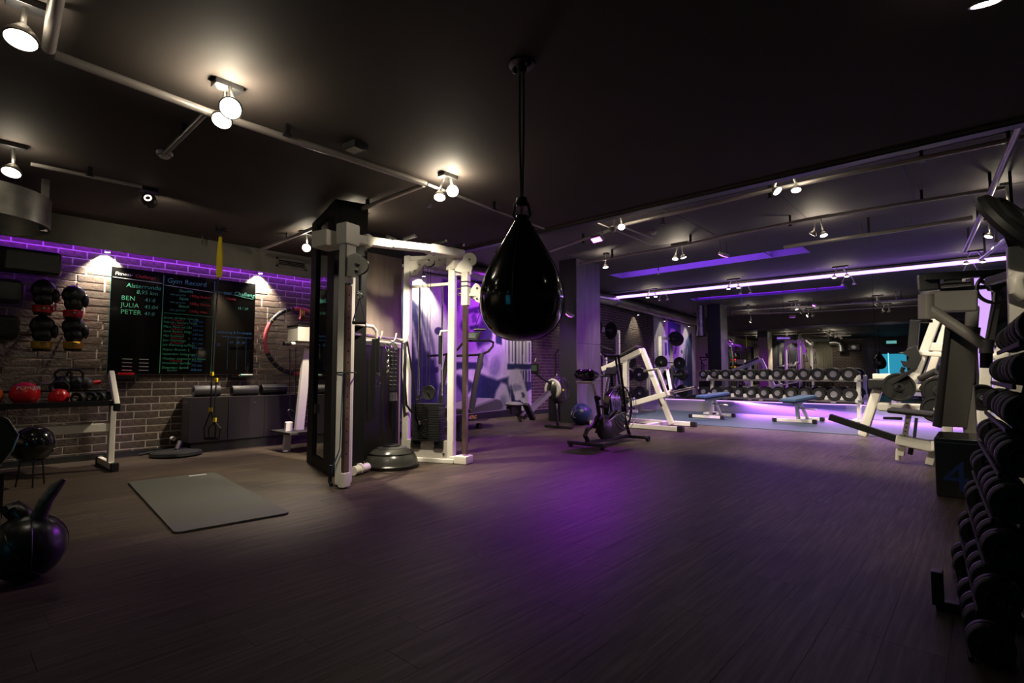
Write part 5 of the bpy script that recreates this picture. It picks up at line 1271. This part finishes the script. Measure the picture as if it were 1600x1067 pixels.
M().obox(sc_+D((0,.02,-.095)), (.26,.24,.04), None, .012).build('saddle_base', STEEL, t)
wc = ab(969, 638)
M().torus(wc, .335, .016, (1,0,0), 44, 8).build('cage_rim', DSTEEL, t)
for sx in (-.09, .09):
    for rr in (.32, .26, .20, .14, .08): M().torus(wc+D((sx,0,0)), rr, .004, (1,0,0), 36, 5).build('cage_ring', DSTEEL if rr > .3 else BLACK, t)
for k in range(12):
    a = PI*2*k/12; M().obox(wc+D((0,.18*math.cos(a),.18*math.sin(a))), (.10,.24,.004), Matrix.Rotation(a,3,'X') @ Matrix.Rotation(.5,3,'Y'), 0).build('fan_blade', BLACK, t)
for k in range(8):
    a = PI*2*(k+.5)/8
    for sx in (-.09,.09): M().tube([wc+D((sx,.03*math.cos(a),.03*math.sin(a))), wc+D((sx*.3,.335*math.cos(a),.335*math.sin(a)))], .0045, 5).build('cage_spoke', BLACK, t)
M().lathe([(0,-.11),(.06,-.11),(.06,.11),(0,.11)], wc, (1,0,0), 18).build('hub', BLACK, t)
cr = ab(944, 667, .06)
M().lathe([(0,-.035),(.15,-.035),(.17,-.02),(.17,.02),(.15,.035),(0,.035)], cr, (1,0,0), 32).build('crank_guard', BLACK, t)
M().prism([(v.y, v.z) for v in (ab(930,676), ab(944,648), ab(945,618), ab(953,607), ab(962,618), ab(970,650), ab(968,672), ab(950,684))], (XA+.03,0,0), (0,1,0), (0,0,1), .10, .02).build('chain_cover', VINYL, t)
for sx, (pa, pb) in ((.15, ((944,667),(941,635))), (-.15, ((960,655),(985,638)))):
    M().tube([ab(*pa, sx*.7), ab(*pb, sx*.7)], .014, 8).build('crank_arm', STEEL, t)
    M().obox(ab(*pb, sx*1.2), (.12,.10,.03), None, .006).build('pedal', RUBBER, t)
for sx, pts, g in ((.20, ((978,645),(975,615),(969,575),(966,557)), ((953,556),(969,556))), (-.20, ((972,640),(968,600),(962,560),(956,549)), ((938,543),(955,548)))):
    M().tube([ab(*p, sx) for p in pts], .018, 10).build('moving_arm', BLACK, t)
    M().tube([ab(*pts[-1], sx), ab(*g[1], sx)+D((-.02*sx/.2,-.03,0)), ab(*g[0], sx)+D((-.05*sx/.2,-.05,0))], .022, 10).build('hand_grip', RUBBER, t)
M().tube([ab(978,643,.20), ab(962,650,.14), ab(950,660,.14)], .012, 8).build('link_rod', STEEL, t)
M().tube([ab(943,658,.1), ab(955,655,.1), ab(968,642,.1)], .016, 8).build('frame_brace', DSTEEL, t)
M().tube([(XA, yf, .08), wc+D((0,.10,-.1)), wc], .026, 10).build('front_fork', BLACK, t)
M().tube([ab(957,603), ab(955,585)], .02, 10).build('console_post', BLACK, t)
M().obox(ab(955,580), (.18,.04,.12), Matrix.Rotation(-.5,3,'X'), .01).build('console', BLACK, t)
# ------------------------------------------------------------------ white plate loaded press
YPm = 9.30
t = thing('plate_loaded_press', 'white plate loaded press machine behind the air bike', 'weight machine', (-4.8, YPm, 0))
def ym(px, py, dy=0.0): return YP(px, py, YPm+dy)
for (px, py) in ((1064, 675), (1084, 667)):
    e = G(px, py); M().beam((e.x-.03, e.y, .05), (-5.75, e.y, .05), .08, .08, (0,0,1), .01).build('base_tube', WHITE, t)
    M().obox((e.x, e.y, .05), (.11, .10, .10), None, .015).build('end_cap', BLACK, t)
    M().obox((-5.78, e.y, .05), (.07, .10, .10), None, .015).build('end_cap', BLACK, t)
e1, e2 = G(1064,675), G(1084,667)
M().beam((-4.6, e1.y, .05), (-4.6, e2.y, .05), .08, .08, (0,0,1), .01).build('base_tube', WHITE, t)
M().beam((-5.5, e1.y, .05), (-5.5, e2.y, .05), .08, .08, (0,0,1), .01).build('base_tube', WHITE, t)
M().beam((ym(1050,664).x, YPm, .06), ym(1003,545), .10, .08, (0,1,0), .015).build('front_leg', WHITE, t)
M().beam(ym(1003,548), ym(962,568), .10, .11, (0,0,1), .015).build('top_beam', WHITE, t)
M().beam(ym(965,567), ym(942,577), .12, .10, (0,0,1), .012).build('top_beam', WHITE, t)
M().beam(ym(999,541), ym(968,558), .20, .05, (0,0,1), .02).build('chest_pad', DPAD, t)
M().beam(ym(978,562), (ym(978,650).x, YPm, .08), .10, .10, (0,1,0), .012).build('centre_post', WHITE, t)
M().beam(ym(962,582), ym(942,588), .25, .05, (0,0,1), .02).build('seat_pad', DPAD, t)
M().beam(ym(951,590,-.1), ym(943,640,-.1), .05, .05, (0,1,0), .008).build('rear_strut', STEEL, t)
M().beam(ym(950,642), ym(1050,613), .09, .10, (0,0,1), .012).build('lever_arm', WHITE, t)
M().tube([ym(1050,613), ym(1086,605)], .026, 14).build('plate_sleeve', CHROME, t)
M().lathe([(0,-.02),(.06,-.02),(.06,.02),(0,.02)], ym(1050,613), ym(1086,605)-ym(1050,613), 16).build('sleeve_collar', STEEL, t)
for dy, pts in ((-.18, ((1028,576),(1043,618))), (.18, ((1042,574),(1049,612)))):
    M().beam(ym(*pts[0], dy), ym(*pts[1], dy*.4), .045, .05, (0,1,0), .008).build('press_arm', CREAM, t)
M().tube([ym(1006,580,-.18), ym(1030,576,-.18)], .02, 10).tube([ym(1030,576,-.18), ym(1044,574,.18)], .02, 10).build('press_handle', STEEL, t)
M().beam(ym(1027,617), ym(1036,635), .05, .08, (0,1,0), .006).build('stop_bracket', STEEL, t)
M().beam(ym(1034,632), (ym(1040,650).x, YPm, .30), .06, .06, (0,1,0), .006).build('inner_strut', STEEL, t)
# ------------------------------------------------------------------ squat rack with barbell by the far brick wall
t = thing('squat_rack', 'white squat rack with a loaded barbell by the far brick wall', 'squat rack', (-7.15, 11.7, 0))
for (xx, yy) in ((-7.2, 11.25), (-7.2, 12.25)):
    M().box(xx-.05, xx+.05, yy-.04, yy+.04, .06, 2.15, .008).build('upright', WHITE, t)
    M().box(xx-.5, xx+.55, yy-.04, yy+.04, 0, .07, .01).build('foot', WHITE, t)
    M().box(xx-.45, xx-.35, yy-.04, yy+.04, .06, 1.5, .008).build('rear_post', WHITE, t)
    M().beam((xx+.04, yy, 1.28), (xx+.16, yy, 1.30), .05, .05).build('bar_hook', BLACK, t)
    for k in range(12): M().cyl((xx+.051, yy, .4+.14*k), (xx+.054, yy, .4+.14*k), .011, 8).build('adjust_hole', BLACK, t)
M().box(-7.60, -7.52, 11.25, 12.25, 0, .07).build('rear_tie', WHITE, t)
M().box(-7.25, -7.15, 11.25, 12.25, 2.08, 2.15).build('top_tie', WHITE, t)
g = thing('barbell', 'steel barbell resting in the hooks of the white squat rack', 'barbell', (-7.04, 11.7, 1.34))
M().cyl((-7.06, 10.75, 1.345), (-7.06, 12.75, 1.345), .014, 10).build('bar', CHROME, g)
def plate(c, r, ax_, lab=None, group='iron plates', th=.035, mt_=IRON):
    g = thing('weight_plate', lab, 'weight plate', tuple(c), group)
    M().lathe([(.026,-th/2),(r*.3,-th/2),(r*.34,-th*.25),(r*.82,-th*.25),(r*.86,-th/2),(r*.97,-th/2),(r,-th*.3),(r,th*.3),(r*.97,th/2),(r*.86,th/2),(r*.82,th*.25),(r*.34,th*.25),(r*.3,th/2),(.026,th/2),(.026,-th/2)], c, ax_, 32).build('disc', mt_, g)
    M().lathe([(.027,-th*.52),(.034,-th*.52),(.034,th*.52),(.027,th*.52)], c, ax_, 16).build('bore_ring', CHROME, g)
    return g
plate((-7.06, 10.95, 1.345), .20, (0,1,0), 'iron plate on the near end of the rack barbell')
plate((-7.06, 12.60, 1.345), .20, (0,1,0), 'iron plate on the mirror end of the rack barbell')
# upper plates on pegs, in front of the brick
t = thing('plate_pegs', 'black pegs on the rack upright holding iron plates high up', 'rack', (-7.2, 12.0, 2.0))
pc1, pc2 = YP(935, 512, 11.2), YP(958, 517, 11.6)
M().cyl((pc1.x, 10.95, pc1.z), (pc1.x, 11.45, pc1.z), .02, 10).build('peg', STEEL, t)
M().cyl((pc2.x, 11.35, pc2.z), (pc2.x, 11.85, pc2.z), .02, 10).build('peg', STEEL, t)
M().beam((pc1.x, 11.45, pc1.z), (-7.15, 11.3, pc1.z), .05, .05).build('peg_arm', WHITE, t)
plate((pc1.x, 11.1, pc1.z), .22, (.3,1,0), 'iron plate high on the peg nearest the column')
plate((pc2.x, 11.5, pc2.z), .22, (.3,1,0), 'iron plate high on the second peg from the column')
# plate tree near the mirror
tx = YP(995, 600, 12.4).x
t = thing('plate_tree', 'grey plate tree holding chrome-ringed weight plates near the mirror', 'plate rack', (tx, 12.5, 0))
M().box(tx-.04, tx+.04, 12.5, 12.58, 0, 1.25, .008).build('post', STEEL, t); M().box(tx-.35, tx+.35, 12.35, 12.75, 0, .06, .01).build('base_plate', STEEL, t)
for sx in (-.19, .19):
    for zz in (.98, .50):
        M().beam((tx, 12.54, zz), (tx+sx, 12.5, zz), .05, .05).build('peg_arm', STEEL, t); M().cyl((tx+sx, 12.15, zz), (tx+sx, 12.5, zz), .022, 10).build('peg', CHROME, t)
        for k in range(3): plate((tx+sx, 12.22+.07*k, zz), .185-.012*k, (0,1,0), '%s iron plate on the %s %s peg of the plate tree' % (('front', 'middle', 'rear')[k], 'upper' if zz > .7 else 'lower', 'left' if sx < 0 else 'right'), 'plates on the plate tree', .05, IRON)
# ------------------------------------------------------------------ dumbbell rack in front of the mirror
yF = 13.0
xs12 = [YP(px, 585, yF).x for px in (1099,1116,1134,1153,1173,1193,1214,1235,1256,1278,1302,1326)]
zt_, zb_ = YP(1210, 584.5, yF).z, YP(1210, 614, yF).z
t = thing('dumbbell_rack', 'long white two tier dumbbell rack in front of the mirror', 'dumbbell rack', ((xs12[0]+xs12[-1])/2, 12.6, 0))
for xx in (xs12[0]+.12, xs12[-1]+.13):
    M().beam((xx, 13.20, .05), (xx, 13.30, zt_-.02), .07, .12, (0,1,0), .01).build('upright', WHITE, t)
    M().box(xx-.10, xx+.10, 12.88, 13.45, 0, .05, .01).build('foot', WHITE, t)
    for zz in (zt_, zb_): M().beam((xx, 12.94, zz-.13), (xx, 13.38, zz-.08), .05, .07).build('shelf_bracket', WHITE, t)
for zz in (zt_, zb_):
    for yy in (13.03, 13.30): M().box(xs12[0]-.10, xs12[-1]+.20, yy-.015, yy+.015, zz-.16, zz-.12, .003).build('shelf_rail', STEEL, t)
    for k in range(12):
        xa = (xs12[k]+xs12[min(k+1, 11)])/2 if k < 11 else xs12[-1]+.13
        for yy in (13.03, 13.30): M().obox((xa, yy, zz-.075), (.085, .05, .09), None, .012).build('cradle', WHITE, t)
for tier, zz in (('top', zt_), ('bottom', zb_)):
    for k in range(12):
        r = .108 + .0032*k
        key = ('db', k)
        nm = ['leftmost', 'second', 'third', 'fourth', 'fifth', 'sixth', 'seventh', 'eighth', 'ninth', 'tenth', 'eleventh', 'rightmost'][k]
        lab = 'round black dumbbell, %s on the %s tier of the mirror rack' % (nm, tier)
        grp = 'dumbbells on the %s tier of the mirror rack' % tier
        if tier == 'top': PIECE[key] = g = make_dumbbell(r, .36, .11, lab, grp, CAPM)
        else: g = dup(PIECE[key], label=lab, group=grp)
        g.location = (xs12[k], 13.165, zz)
# ------------------------------------------------------------------ benches
def bench(pa, pb, foot_y, fx0, fx1, lab):
    a, b = Vector(pa), Vector(pb); m_ = (a+b)/2; t = thing('flat_bench', lab, 'bench', (m_.x, m_.y, 0), 'blue padded benches')
    M().beam(a, b, .30, .06, (0,0,1), .02).build('seat_pad', BPAD, t); M().beam(a-D((0,0,.045)), b-D((0,0,.045)), .22, .02).build('pad_board', BLACK, t)
    d = (b-a).normalized(); M().beam(a+d*.15-D((0,0,.08)), b-d*.15-D((0,0,.08)), .05, .05).build('pad_rail', WHITE, t)
    yA, yB_ = foot_y, foot_y+.75; xm = (fx0+fx1)/2
    M().box(fx0, fx1, yA-.03, yA+.03, .02, .08, .01).build('foot_tube', WHITE, t); M().box(xm-.1, fx1-.02, yB_-.03, yB_+.03, .02, .08, .01).build('foot_tube', WHITE, t)
    for xx, yy in ((fx0, yA), (fx1, yA), (xm-.1, yB_), (fx1-.02, yB_)): M().obox((xx, yy, .05), (.09, .09, .09), None, .018).build('foot_cap', BLACK, t)
    M().beam((xm, yA, .05), (xm+.15, yB_, .05), .05, .05).build('base_spine', WHITE, t)
    M().beam((xm+.02, yA+.2, .06), a.lerp(b,.4)-D((0,0,.09)), .06, .06, (0,1,0)).build('support_post', WHITE, t)
    M().beam((xm+.12, yA+.55, .06), a.lerp(b,.55)-D((0,0,.09)), .05, .05, (0,1,0)).build('support_post', WHITE, t)
    M().tube([a.lerp(b,.6)+D((-.1,.05,-.2)), a.lerp(b,.6)+D((.25,.05,-.22))], .014, 8).build('adjust_bar', STEEL, t)
e = G(1080, 653); e2 = G(1134, 655)
bench(YP(1094, 620, 11.25), YP(1133, 614.5, 11.9), (e.y+e2.y)/2-.1, e.x, e2.x, 'blue padded bench in front of the left half of the dumbbell rack')
e = G(1212, 659); e2 = G(1276, 662)
bench(YP(1231, 625.5, 10.95), YP(1265, 619, 11.6), (e.y+e2.y)/2-.1, e.x, e2.x, 'blue padded bench in front of the right half of the dumbbell rack')
# ------------------------------------------------------------------ right hand plate loaded machine
YE = 9.6
t = thing('seated_press_machine', 'big white plate loaded machine left of the grey backrest', 'weight machine', (-.9, YE, 0))
def ye(px, py, dy=0.0): return YP(px, py, YE+dy)
for dy in (0, .7):
    q = ye(1347, 683, dy); M().beam((q.x, YE+dy, .04), ye(1372, 606, dy), .13, .13, (0,1,0), .04).build('front_leg', WHITE, t)
    M().beam(ye(1370, 635, dy), ye(1480, 640, dy), .13, .13, (0,0,1), .04).build('lower_tube', WHITE, t)
M().beam(ye(1375,608), ye(1475,606), .12, .12, (0,0,1), .04).build('upper_tube', WHITE, t)
M().beam(ye(1372,606,.0), ye(1384,606,.7), .12, .12, (0,0,1), .03).build('cross_tube', WHITE, t)
M().beam(ye(1480,640), (ye(1480,680).x, YE, .03), .12, .12, (0,1,0), .03).build('rear_leg', WHITE, t)
M().beam(ye(1480,640,.7), (ye(1480,680,.7).x, YE+.7, .03), .12, .12, (0,1,0), .03).build('rear_leg', WHITE, t)
M().beam(ye(1357,599,-.1), ye(1400,600,-.1), .16, .14, (0,0,1), .02).build('pivot_block', BLACK, t)
M().beam(ye(1364,588,-.1), ye(1392,588,-.1), .12, .08, (0,0,1), .012).build('pivot_cover', CREAM, t)
M().beam(ye(1424,603), ye(1463,498), .11, .13, (0,1,0), .025).build('slanted_mast', WHITE, t)
M().beam(ye(1447,600,.5), ye(1480,505,.5), .10, .11, (0,1,0), .025).build('slanted_mast', CREAM, t)
M().beam(ye(1442,541), ye(1480,543), .10, .12, (0,0,1), .02).build('mast_tie', WHITE, t)
M().beam(ye(1440,552,-.05), ye(1480,555,-.05), .06, .06, (0,0,1), .012).build('mast_tie', CREAM, t)
M().prism([( (ye(px,py).x-ye(1420,570).x), (ye(px,py).z-ye(1420,570).z)) for px, py in ((1404,551),(1415,550),(1418,545),(1432,540),(1440,560),(1432,578),(1412,573),(1407,563),(1418,566),(1422,558),(1414,553))], ye(1420,570,-.12), (1,0,0), (0,0,1), .06, .008).build('bar_catch', BLACK, t)
M().tube([ye(1416,586,-.1), ye(1409,580,-.1), ye(1412,574,-.1)], .03, 10).build('bar_catch', BLACK, t)
M().beam(ye(1430,500), ye(1425,555), .12, .12, (0,1,0), .02).build('weight_arm', BLACK, t)
g = plate(ye(1404, 605, -.28), .205, (.35,-1,.1), 'large black plate on the front of the white machine', 'iron plates', .05, RUBBER)
M().cyl(ye(1404,605,-.38), ye(1404,605,-.05), .025, 12).build('plate_sleeve', CHROME, t)
M().beam(ye(1390,600,-.30), ye(1428,577,-.28), .05, .05).build('plate_guard', BLACK, t)
g = plate(ye(1466, 612, -.45), .20, (.5,-1,.2), 'tilted black plate low behind the grey backrest', 'iron plates', .045, RUBBER)
g = plate(ye(1462, 640, -.6), .17, (.3,-1,.2), 'lower black plate half hidden by the grey backrest', 'iron plates', .045, RUBBER)
for a_, b_p in (((1437,592),(1462,580)), ((1442,600),(1470,592))): M().tube([ye(*a_, -.2), ye(*b_p, -.3)], .045, 12).build('foam_roller_pad', DPAD, t)
M().tube([ye(1440,605,-.25), ye(1468,618,-.35)], .05, 12).build('chrome_cylinder', CHROME, t)
M().beam(ye(1380,653,.1), ye(1410,654,.1), .05, .04).build('step_bar', BLACK, t)
# ------------------------------------------------------------------ grey backrest machine (nearer)
YG = 6.5
t = thing('backrest_machine', 'white machine with tall grey backrest and long black lever', 'weight machine', (-.3, YG, 0))
def yg(px, py, dy=0.0): return YP(px, py, YG+dy)
o_ = yg(1500, 585)
def rel(pts, o_=o_): return [(yg(px,py).x-o_.x, yg(px,py).z-o_.z) for px, py in pts]
M().prism(rel(((1487,505),(1533,512),(1511,668),(1470,666))), o_, (1,0,0), (0,0,1), .05, .006).build('back_panel', GPAD, t)
M().prism(rel(((1479,500),(1489,503),(1472,667),(1458,664))), o_+D((0,-.01,0)), (1,0,0), (0,0,1), .30, .02).build('back_pad', DPAD, t)
M().tube([yg(1447,498,-.2), yg(1447,460,-.2)], .062, 16).build('pivot_tube', CREAM, t)
M().tube([yg(1447,500,-.2), yg(1447,504,-.2)], .05, 16).build('pivot_cap', BLACK, t)
M().tube([yg(1450,481,-.2), yg(1541,541,-.2)], .048, 16).build('diagonal_tube', CREAM, t)
M().tube([yg(1541,531,-.2), yg(1541,552,-.2)], .05, 14).build('tube_socket', CREAM, t)
M().tube([yg(1541,552,-.2), yg(1541,575,-.2)], .045, 12).build('hand_roller', RUBBER, t)
M().beam(yg(1450,472,.05), yg(1528,470,.05), .12, .20, (0,0,1), .02).build('head_beam', CREAM, t)
M().beam(yg(1520,478,.1), yg(1512,600,.1), .10, .16, (0,1,0), .02).build('rear_mast', CREAM, t)
M().beam(yg(1512,600,.1), (yg(1512,600).x, YG+.1, .03), .10, .16, (0,1,0), .02).build('rear_mast', CREAM, t)
M().beam((yg(1512,600).x-.08, YG+.1, .04), (yg(1512,600).x+.6, YG+.1, .04), .10, .07).build('base_tube', WHITE, t)
YL = 7.3
def yl_(px, py, dy=0.0): return YP(px, py, YL+dy)
M().beam(yl_(1296,651), yl_(1402,686), .08, .075, (0,0,1), .008).build('black_lever', RUBBER, t)
M().beam(yl_(1400,686), yl_(1462,699), .12, .12, (0,0,1), .02).build('lever_socket', WHITE, t)
M().beam(yl_(1420,648), yl_(1408,712), .05, .07, (0,1,0), .006).build('holed_post', CREAM, t)
for k in range(6): q = yl_(1420,648).lerp(yl_(1408,712), .2+.1*k); M().cyl(q+D((0,-.037,0)), q+D((0,-.041,0)), .008, 8).build('post_hole', BLACK, t)
M().tube([yl_(1404,700), yl_(1403,719)], .026, 12).build('foot_peg', CREAM, t)
M().beam(yl_(1432,653), yl_(1427,700), .03, .03, (0,1,0)).build('inner_post', STEEL, t)
M().tube([yl_(1424,698), yl_(1422,710)], .024, 10).build('foot_peg', BLACK, t)
M().beam(yl_(1388,640), yl_(1460,648), .30, .055, (0,0,1), .022).build('seat_pad', DPAD, t)
M().beam(yl_(1460,697), (yl_(1512,697).x, YG+.3, .30), .10, .10).build('base_link', WHITE, t)
M().beam(yl_(1458,700), (yl_(1452,735).x, YL, .02), .07, .07, (0,1,0)).build('support_leg', CREAM, t)
# ------------------------------------------------------------------ plyo box
b0 = G(1463, 775); bx0, by0 = b0.x, b0.y; bh = HZ(bx0, by0, 683)
t = thing('plyo_box', 'glossy black foam plyo box with large blue 45 on its side', 'plyo box', (bx0+.3, by0+.3, 0))
M().box(bx0, bx0+.62, by0, by0+.62, 0, bh, .015).build('box_body', mat('black_vinyl_box', (.010,.010,.011), .22, coat=.4), t)
o = text('number_print', '45', BLUEINK, (bx0+.045, by0-.002, .06), .34, FACE_NY, t, shear=0, ext=.001, space=1)
M().box(bx0+.01, bx0+.61, by0-.003, by0, bh-.04, bh-.034).build('stitched_seam', DPAD, t)
# ------------------------------------------------------------------ cable column group by the LED panel
YC = 8.2
t = thing('pulley_tower', 'white cable column with black top arms and spoked pulley at the right', 'cable machine', (.1, YC, 0))
def yc(px, py, dy=0.0): return YP(px, py, YC+dy)
M().beam((yc(1535,700).x, YC, .02), yc(1541,560), .11, .14, (0,1,0), .02).build('lower_post', WHITE, t)
M().beam(yc(1541,565), yc(1560,455), .09, .09, (0,1,0), .012).build('black_mast', BLACK, t)
M().beam((yc(1535,700).x-.5, YC, .04), (yc(1535,700).x+.6, YC, .04), .12, .08).build('base_tube', WHITE, t)
M().beam(yc(1445,433,-.2), yc(1580,425,-.2), .08, .08).build('top_arm', BLACK, t)
M().beam(yc(1450,455,.2), yc(1560,447,.2), .06, .05).build('top_arm', BLACK, t)
M().obox(yc(1452,443), (.22,.34,.22), None, .03).build('arm_head', BLACK, t)
M().beam(yc(1580,425,-.2), yc(1545,452), .06, .06).build('arm_link', BLACK, t)
for k, (px, py) in enumerate(((1470,447),(1490,445),(1475,440))): M().tube([yc(px,py,-.1), yc(px+28,py-2,-.1)], .028, 10).build('chrome_link', STEEL, t)
q = yc(1556, 450, -.25)
M().torus(q, .165, .02, (.2,-1,0), 32, 8).build('pulley_rim', BLACK, t)
for k in range(3):
    a = k*2*PI/3+.4; u = Vector((1,.2,0)).normalized(); M().tube([q, q+u*.16*math.cos(a)+D((0,0,.16*math.sin(a)))], .022, 8).build('pulley_spoke', BLACK, t)
M().lathe([(0,-.04),(.05,-.04),(.05,.04),(0,.04)], q, (.2,-1,0), 18).build('pulley_hub', BLACK, t)
M().tube([yc(1556,465,-.25), yc(1545,520,-.2), yc(1532,560,-.1)], .010, 6).build('cable', BLACK, t)
plate(yc(1534, 621, -.25), .15, (.3,-1,0), 'black plate on the post beside the LED panel', 'iron plates', .05, RUBBER)
M().cyl(yc(1534,621,-.3), yc(1538,621,0), .022, 10).build('plate_peg', CHROME, t)
M().beam(yc(1505,652), yc(1535,650), .10, .12, (0,0,1), .02).build('white_tie', WHITE, t)
# white frames to the right of the LED panel
YH = 9.0
t = thing('white_frame_machine', 'white tubular frame right of the lavender light panel', 'weight machine', (1.0, YH, 0))
def yh(px, py, dy=0.0): return YP(px, py, YH+dy)
M().beam(yh(1552,562), yh(1588,545), .12, .12, (0,0,1), .03).build('arm_tube', WHITE, t)
M().beam(yh(1548,535), yh(1575,528), .10, .10, (0,0,1), .03).build('arm_tube', CREAM, t)
M().beam(yh(1575,528), yh(1552,562), .09, .09, (0,0,1), .03).build('arm_tube', CREAM, t)
M().beam(yh(1560,566), (yh(1560,600).x, YH, .02), .11, .12, (0,1,0), .02).build('post', WHITE, t)
M().beam((yh(1560,600).x-.4, YH, .04), (yh(1560,600).x+.4, YH, .04), .12, .08).build('base_tube', WHITE, t)
# near right: tall white post with a black pulley disc
YK = 4.6
t = thing('tall_white_post_machine', 'tall white post with a big black pulley disc at the right edge', 'cable machine', (.3, YK, 0))
def yk(px, py, dy=0.0): return YP(px, py, YK+dy)
M().beam((yk(1597,700).x, YK, 0), yk(1592,385), .12, .12, (0,1,0), .02).build('post', CREAM, t)
q = yk(1578, 348, -.15)
M().lathe([(0,-.05),(.13,-.05),(.22,-.03),(.235,0),(.22,.03),(.13,.05),(0,.05)], q, (.75,-.3,.5), 36).build('pulley_disc', RUBBER, t)
M().torus(q+D((.04,-.02,.03)), .15, .012, (.75,-.3,.5), 30, 6).build('disc_groove', BLACK, t)
M().beam(yk(1592,385), q, .08, .08).build('disc_arm', BLACK, t)
M().tube([yk(1592,432,-.1), yk(1586,438,-.12), yk(1588,455,-.12), yk(1600,462,-.1)], .04, 12).build('roller_clamp', CREAM, t)
M().beam(yk(1592,425), yk(1545,440,.3), .05, .05).build('thin_arm', BLACK, t)
# ------------------------------------------------------------------ small dumbbell tower, foreground right
t = thing('dumbbell_tower', 'dark slanted tower rack loaded with small dumbbells, foreground right', 'dumbbell rack', (.15, 2.6, 0))
NT = 8
def tw(k, F_): 
    z = .055 + .158*(NT-1-k)
    px = {2.05: 1513+15.0*(NT-1-k)}.get(F_, None)
    return z
near = []; far_ = []
for k in range(NT):
    z = .06 + .158*k
    pn = 1517 + 14.5*k; pf = 1497 + 12.5*k
    rn, rf = _ray(pn, 584), _ray(pf, 584); fwd = Vector((-math.sin(YAW), math.cos(YAW), 0))
    n_ = rn*(2.05/rn.dot(fwd)); f__ = rf*(2.75/rf.dot(fwd)); near.append(Vector((n_.x, n_.y, z))); far_.append(Vector((f__.x, f__.y, z)))
proto_t = None; cnt = 0
ordn = ['lowest', 'second lowest', 'third lowest', 'fourth', 'fifth', 'sixth', 'seventh', 'topmost']
for k in range(NT):
    a, b = near[k], far_[k]; d = (b-a); L = d.length; d.normalize(); rz = math.atan2(d.y, d.x)-PI/2
    for j, (f_, wh) in enumerate(((.13+.06, 'nearer'), (.13+.36, 'farther'), (-.13, 'frontmost'))):
        c = a + d*f_ if j != 1 else a + d*(L-.10)
        lab = 'small black dumbbell on the %s tier of the dark tower, %s one' % (ordn[k], wh)
        if proto_t is None: proto_t = g = make_dumbbell(.066, .25, .072, lab, 'dumbbells on the dark tower', IRON)
        else: g = dup(proto_t, label=lab)
        g.location = c+D((0,0,.01)); g.rotation_euler = (0,0,rz)
    for s in (0, 1):
        q0 = a - d*.25; q1 = b + d*.05; side = Vector((d.y, -d.x, 0))*(.055 if s else -.055)
        M().beam(q0+side-D((0,0,.055)), q1+side-D((0,0,.055)), .012, .02).build('shelf_rail', DOORK, t)
for (A_, B_) in ((near[0], near[-1]), (far_[0], far_[-1])):
    sd_ = Vector((.12,-.02,0)); M().beam((A_.x+.05, A_.y, 0), B_+sd_+D((0,0,.05)), .05, .05, (0,1,0)).build('slanted_post', DOORK, t)
q = G(1462, 950); M().beam((q.x, q.y, 0.02), (q.x+.5, q.y+.05, .02), .05, .04).build('floor_foot', BLACK, t); M().beam((q.x+.01, q.y, .02), (q.x+.01, q.y, .16), .04, .06, (0,1,0)).build('foot_upright', BLACK, t)
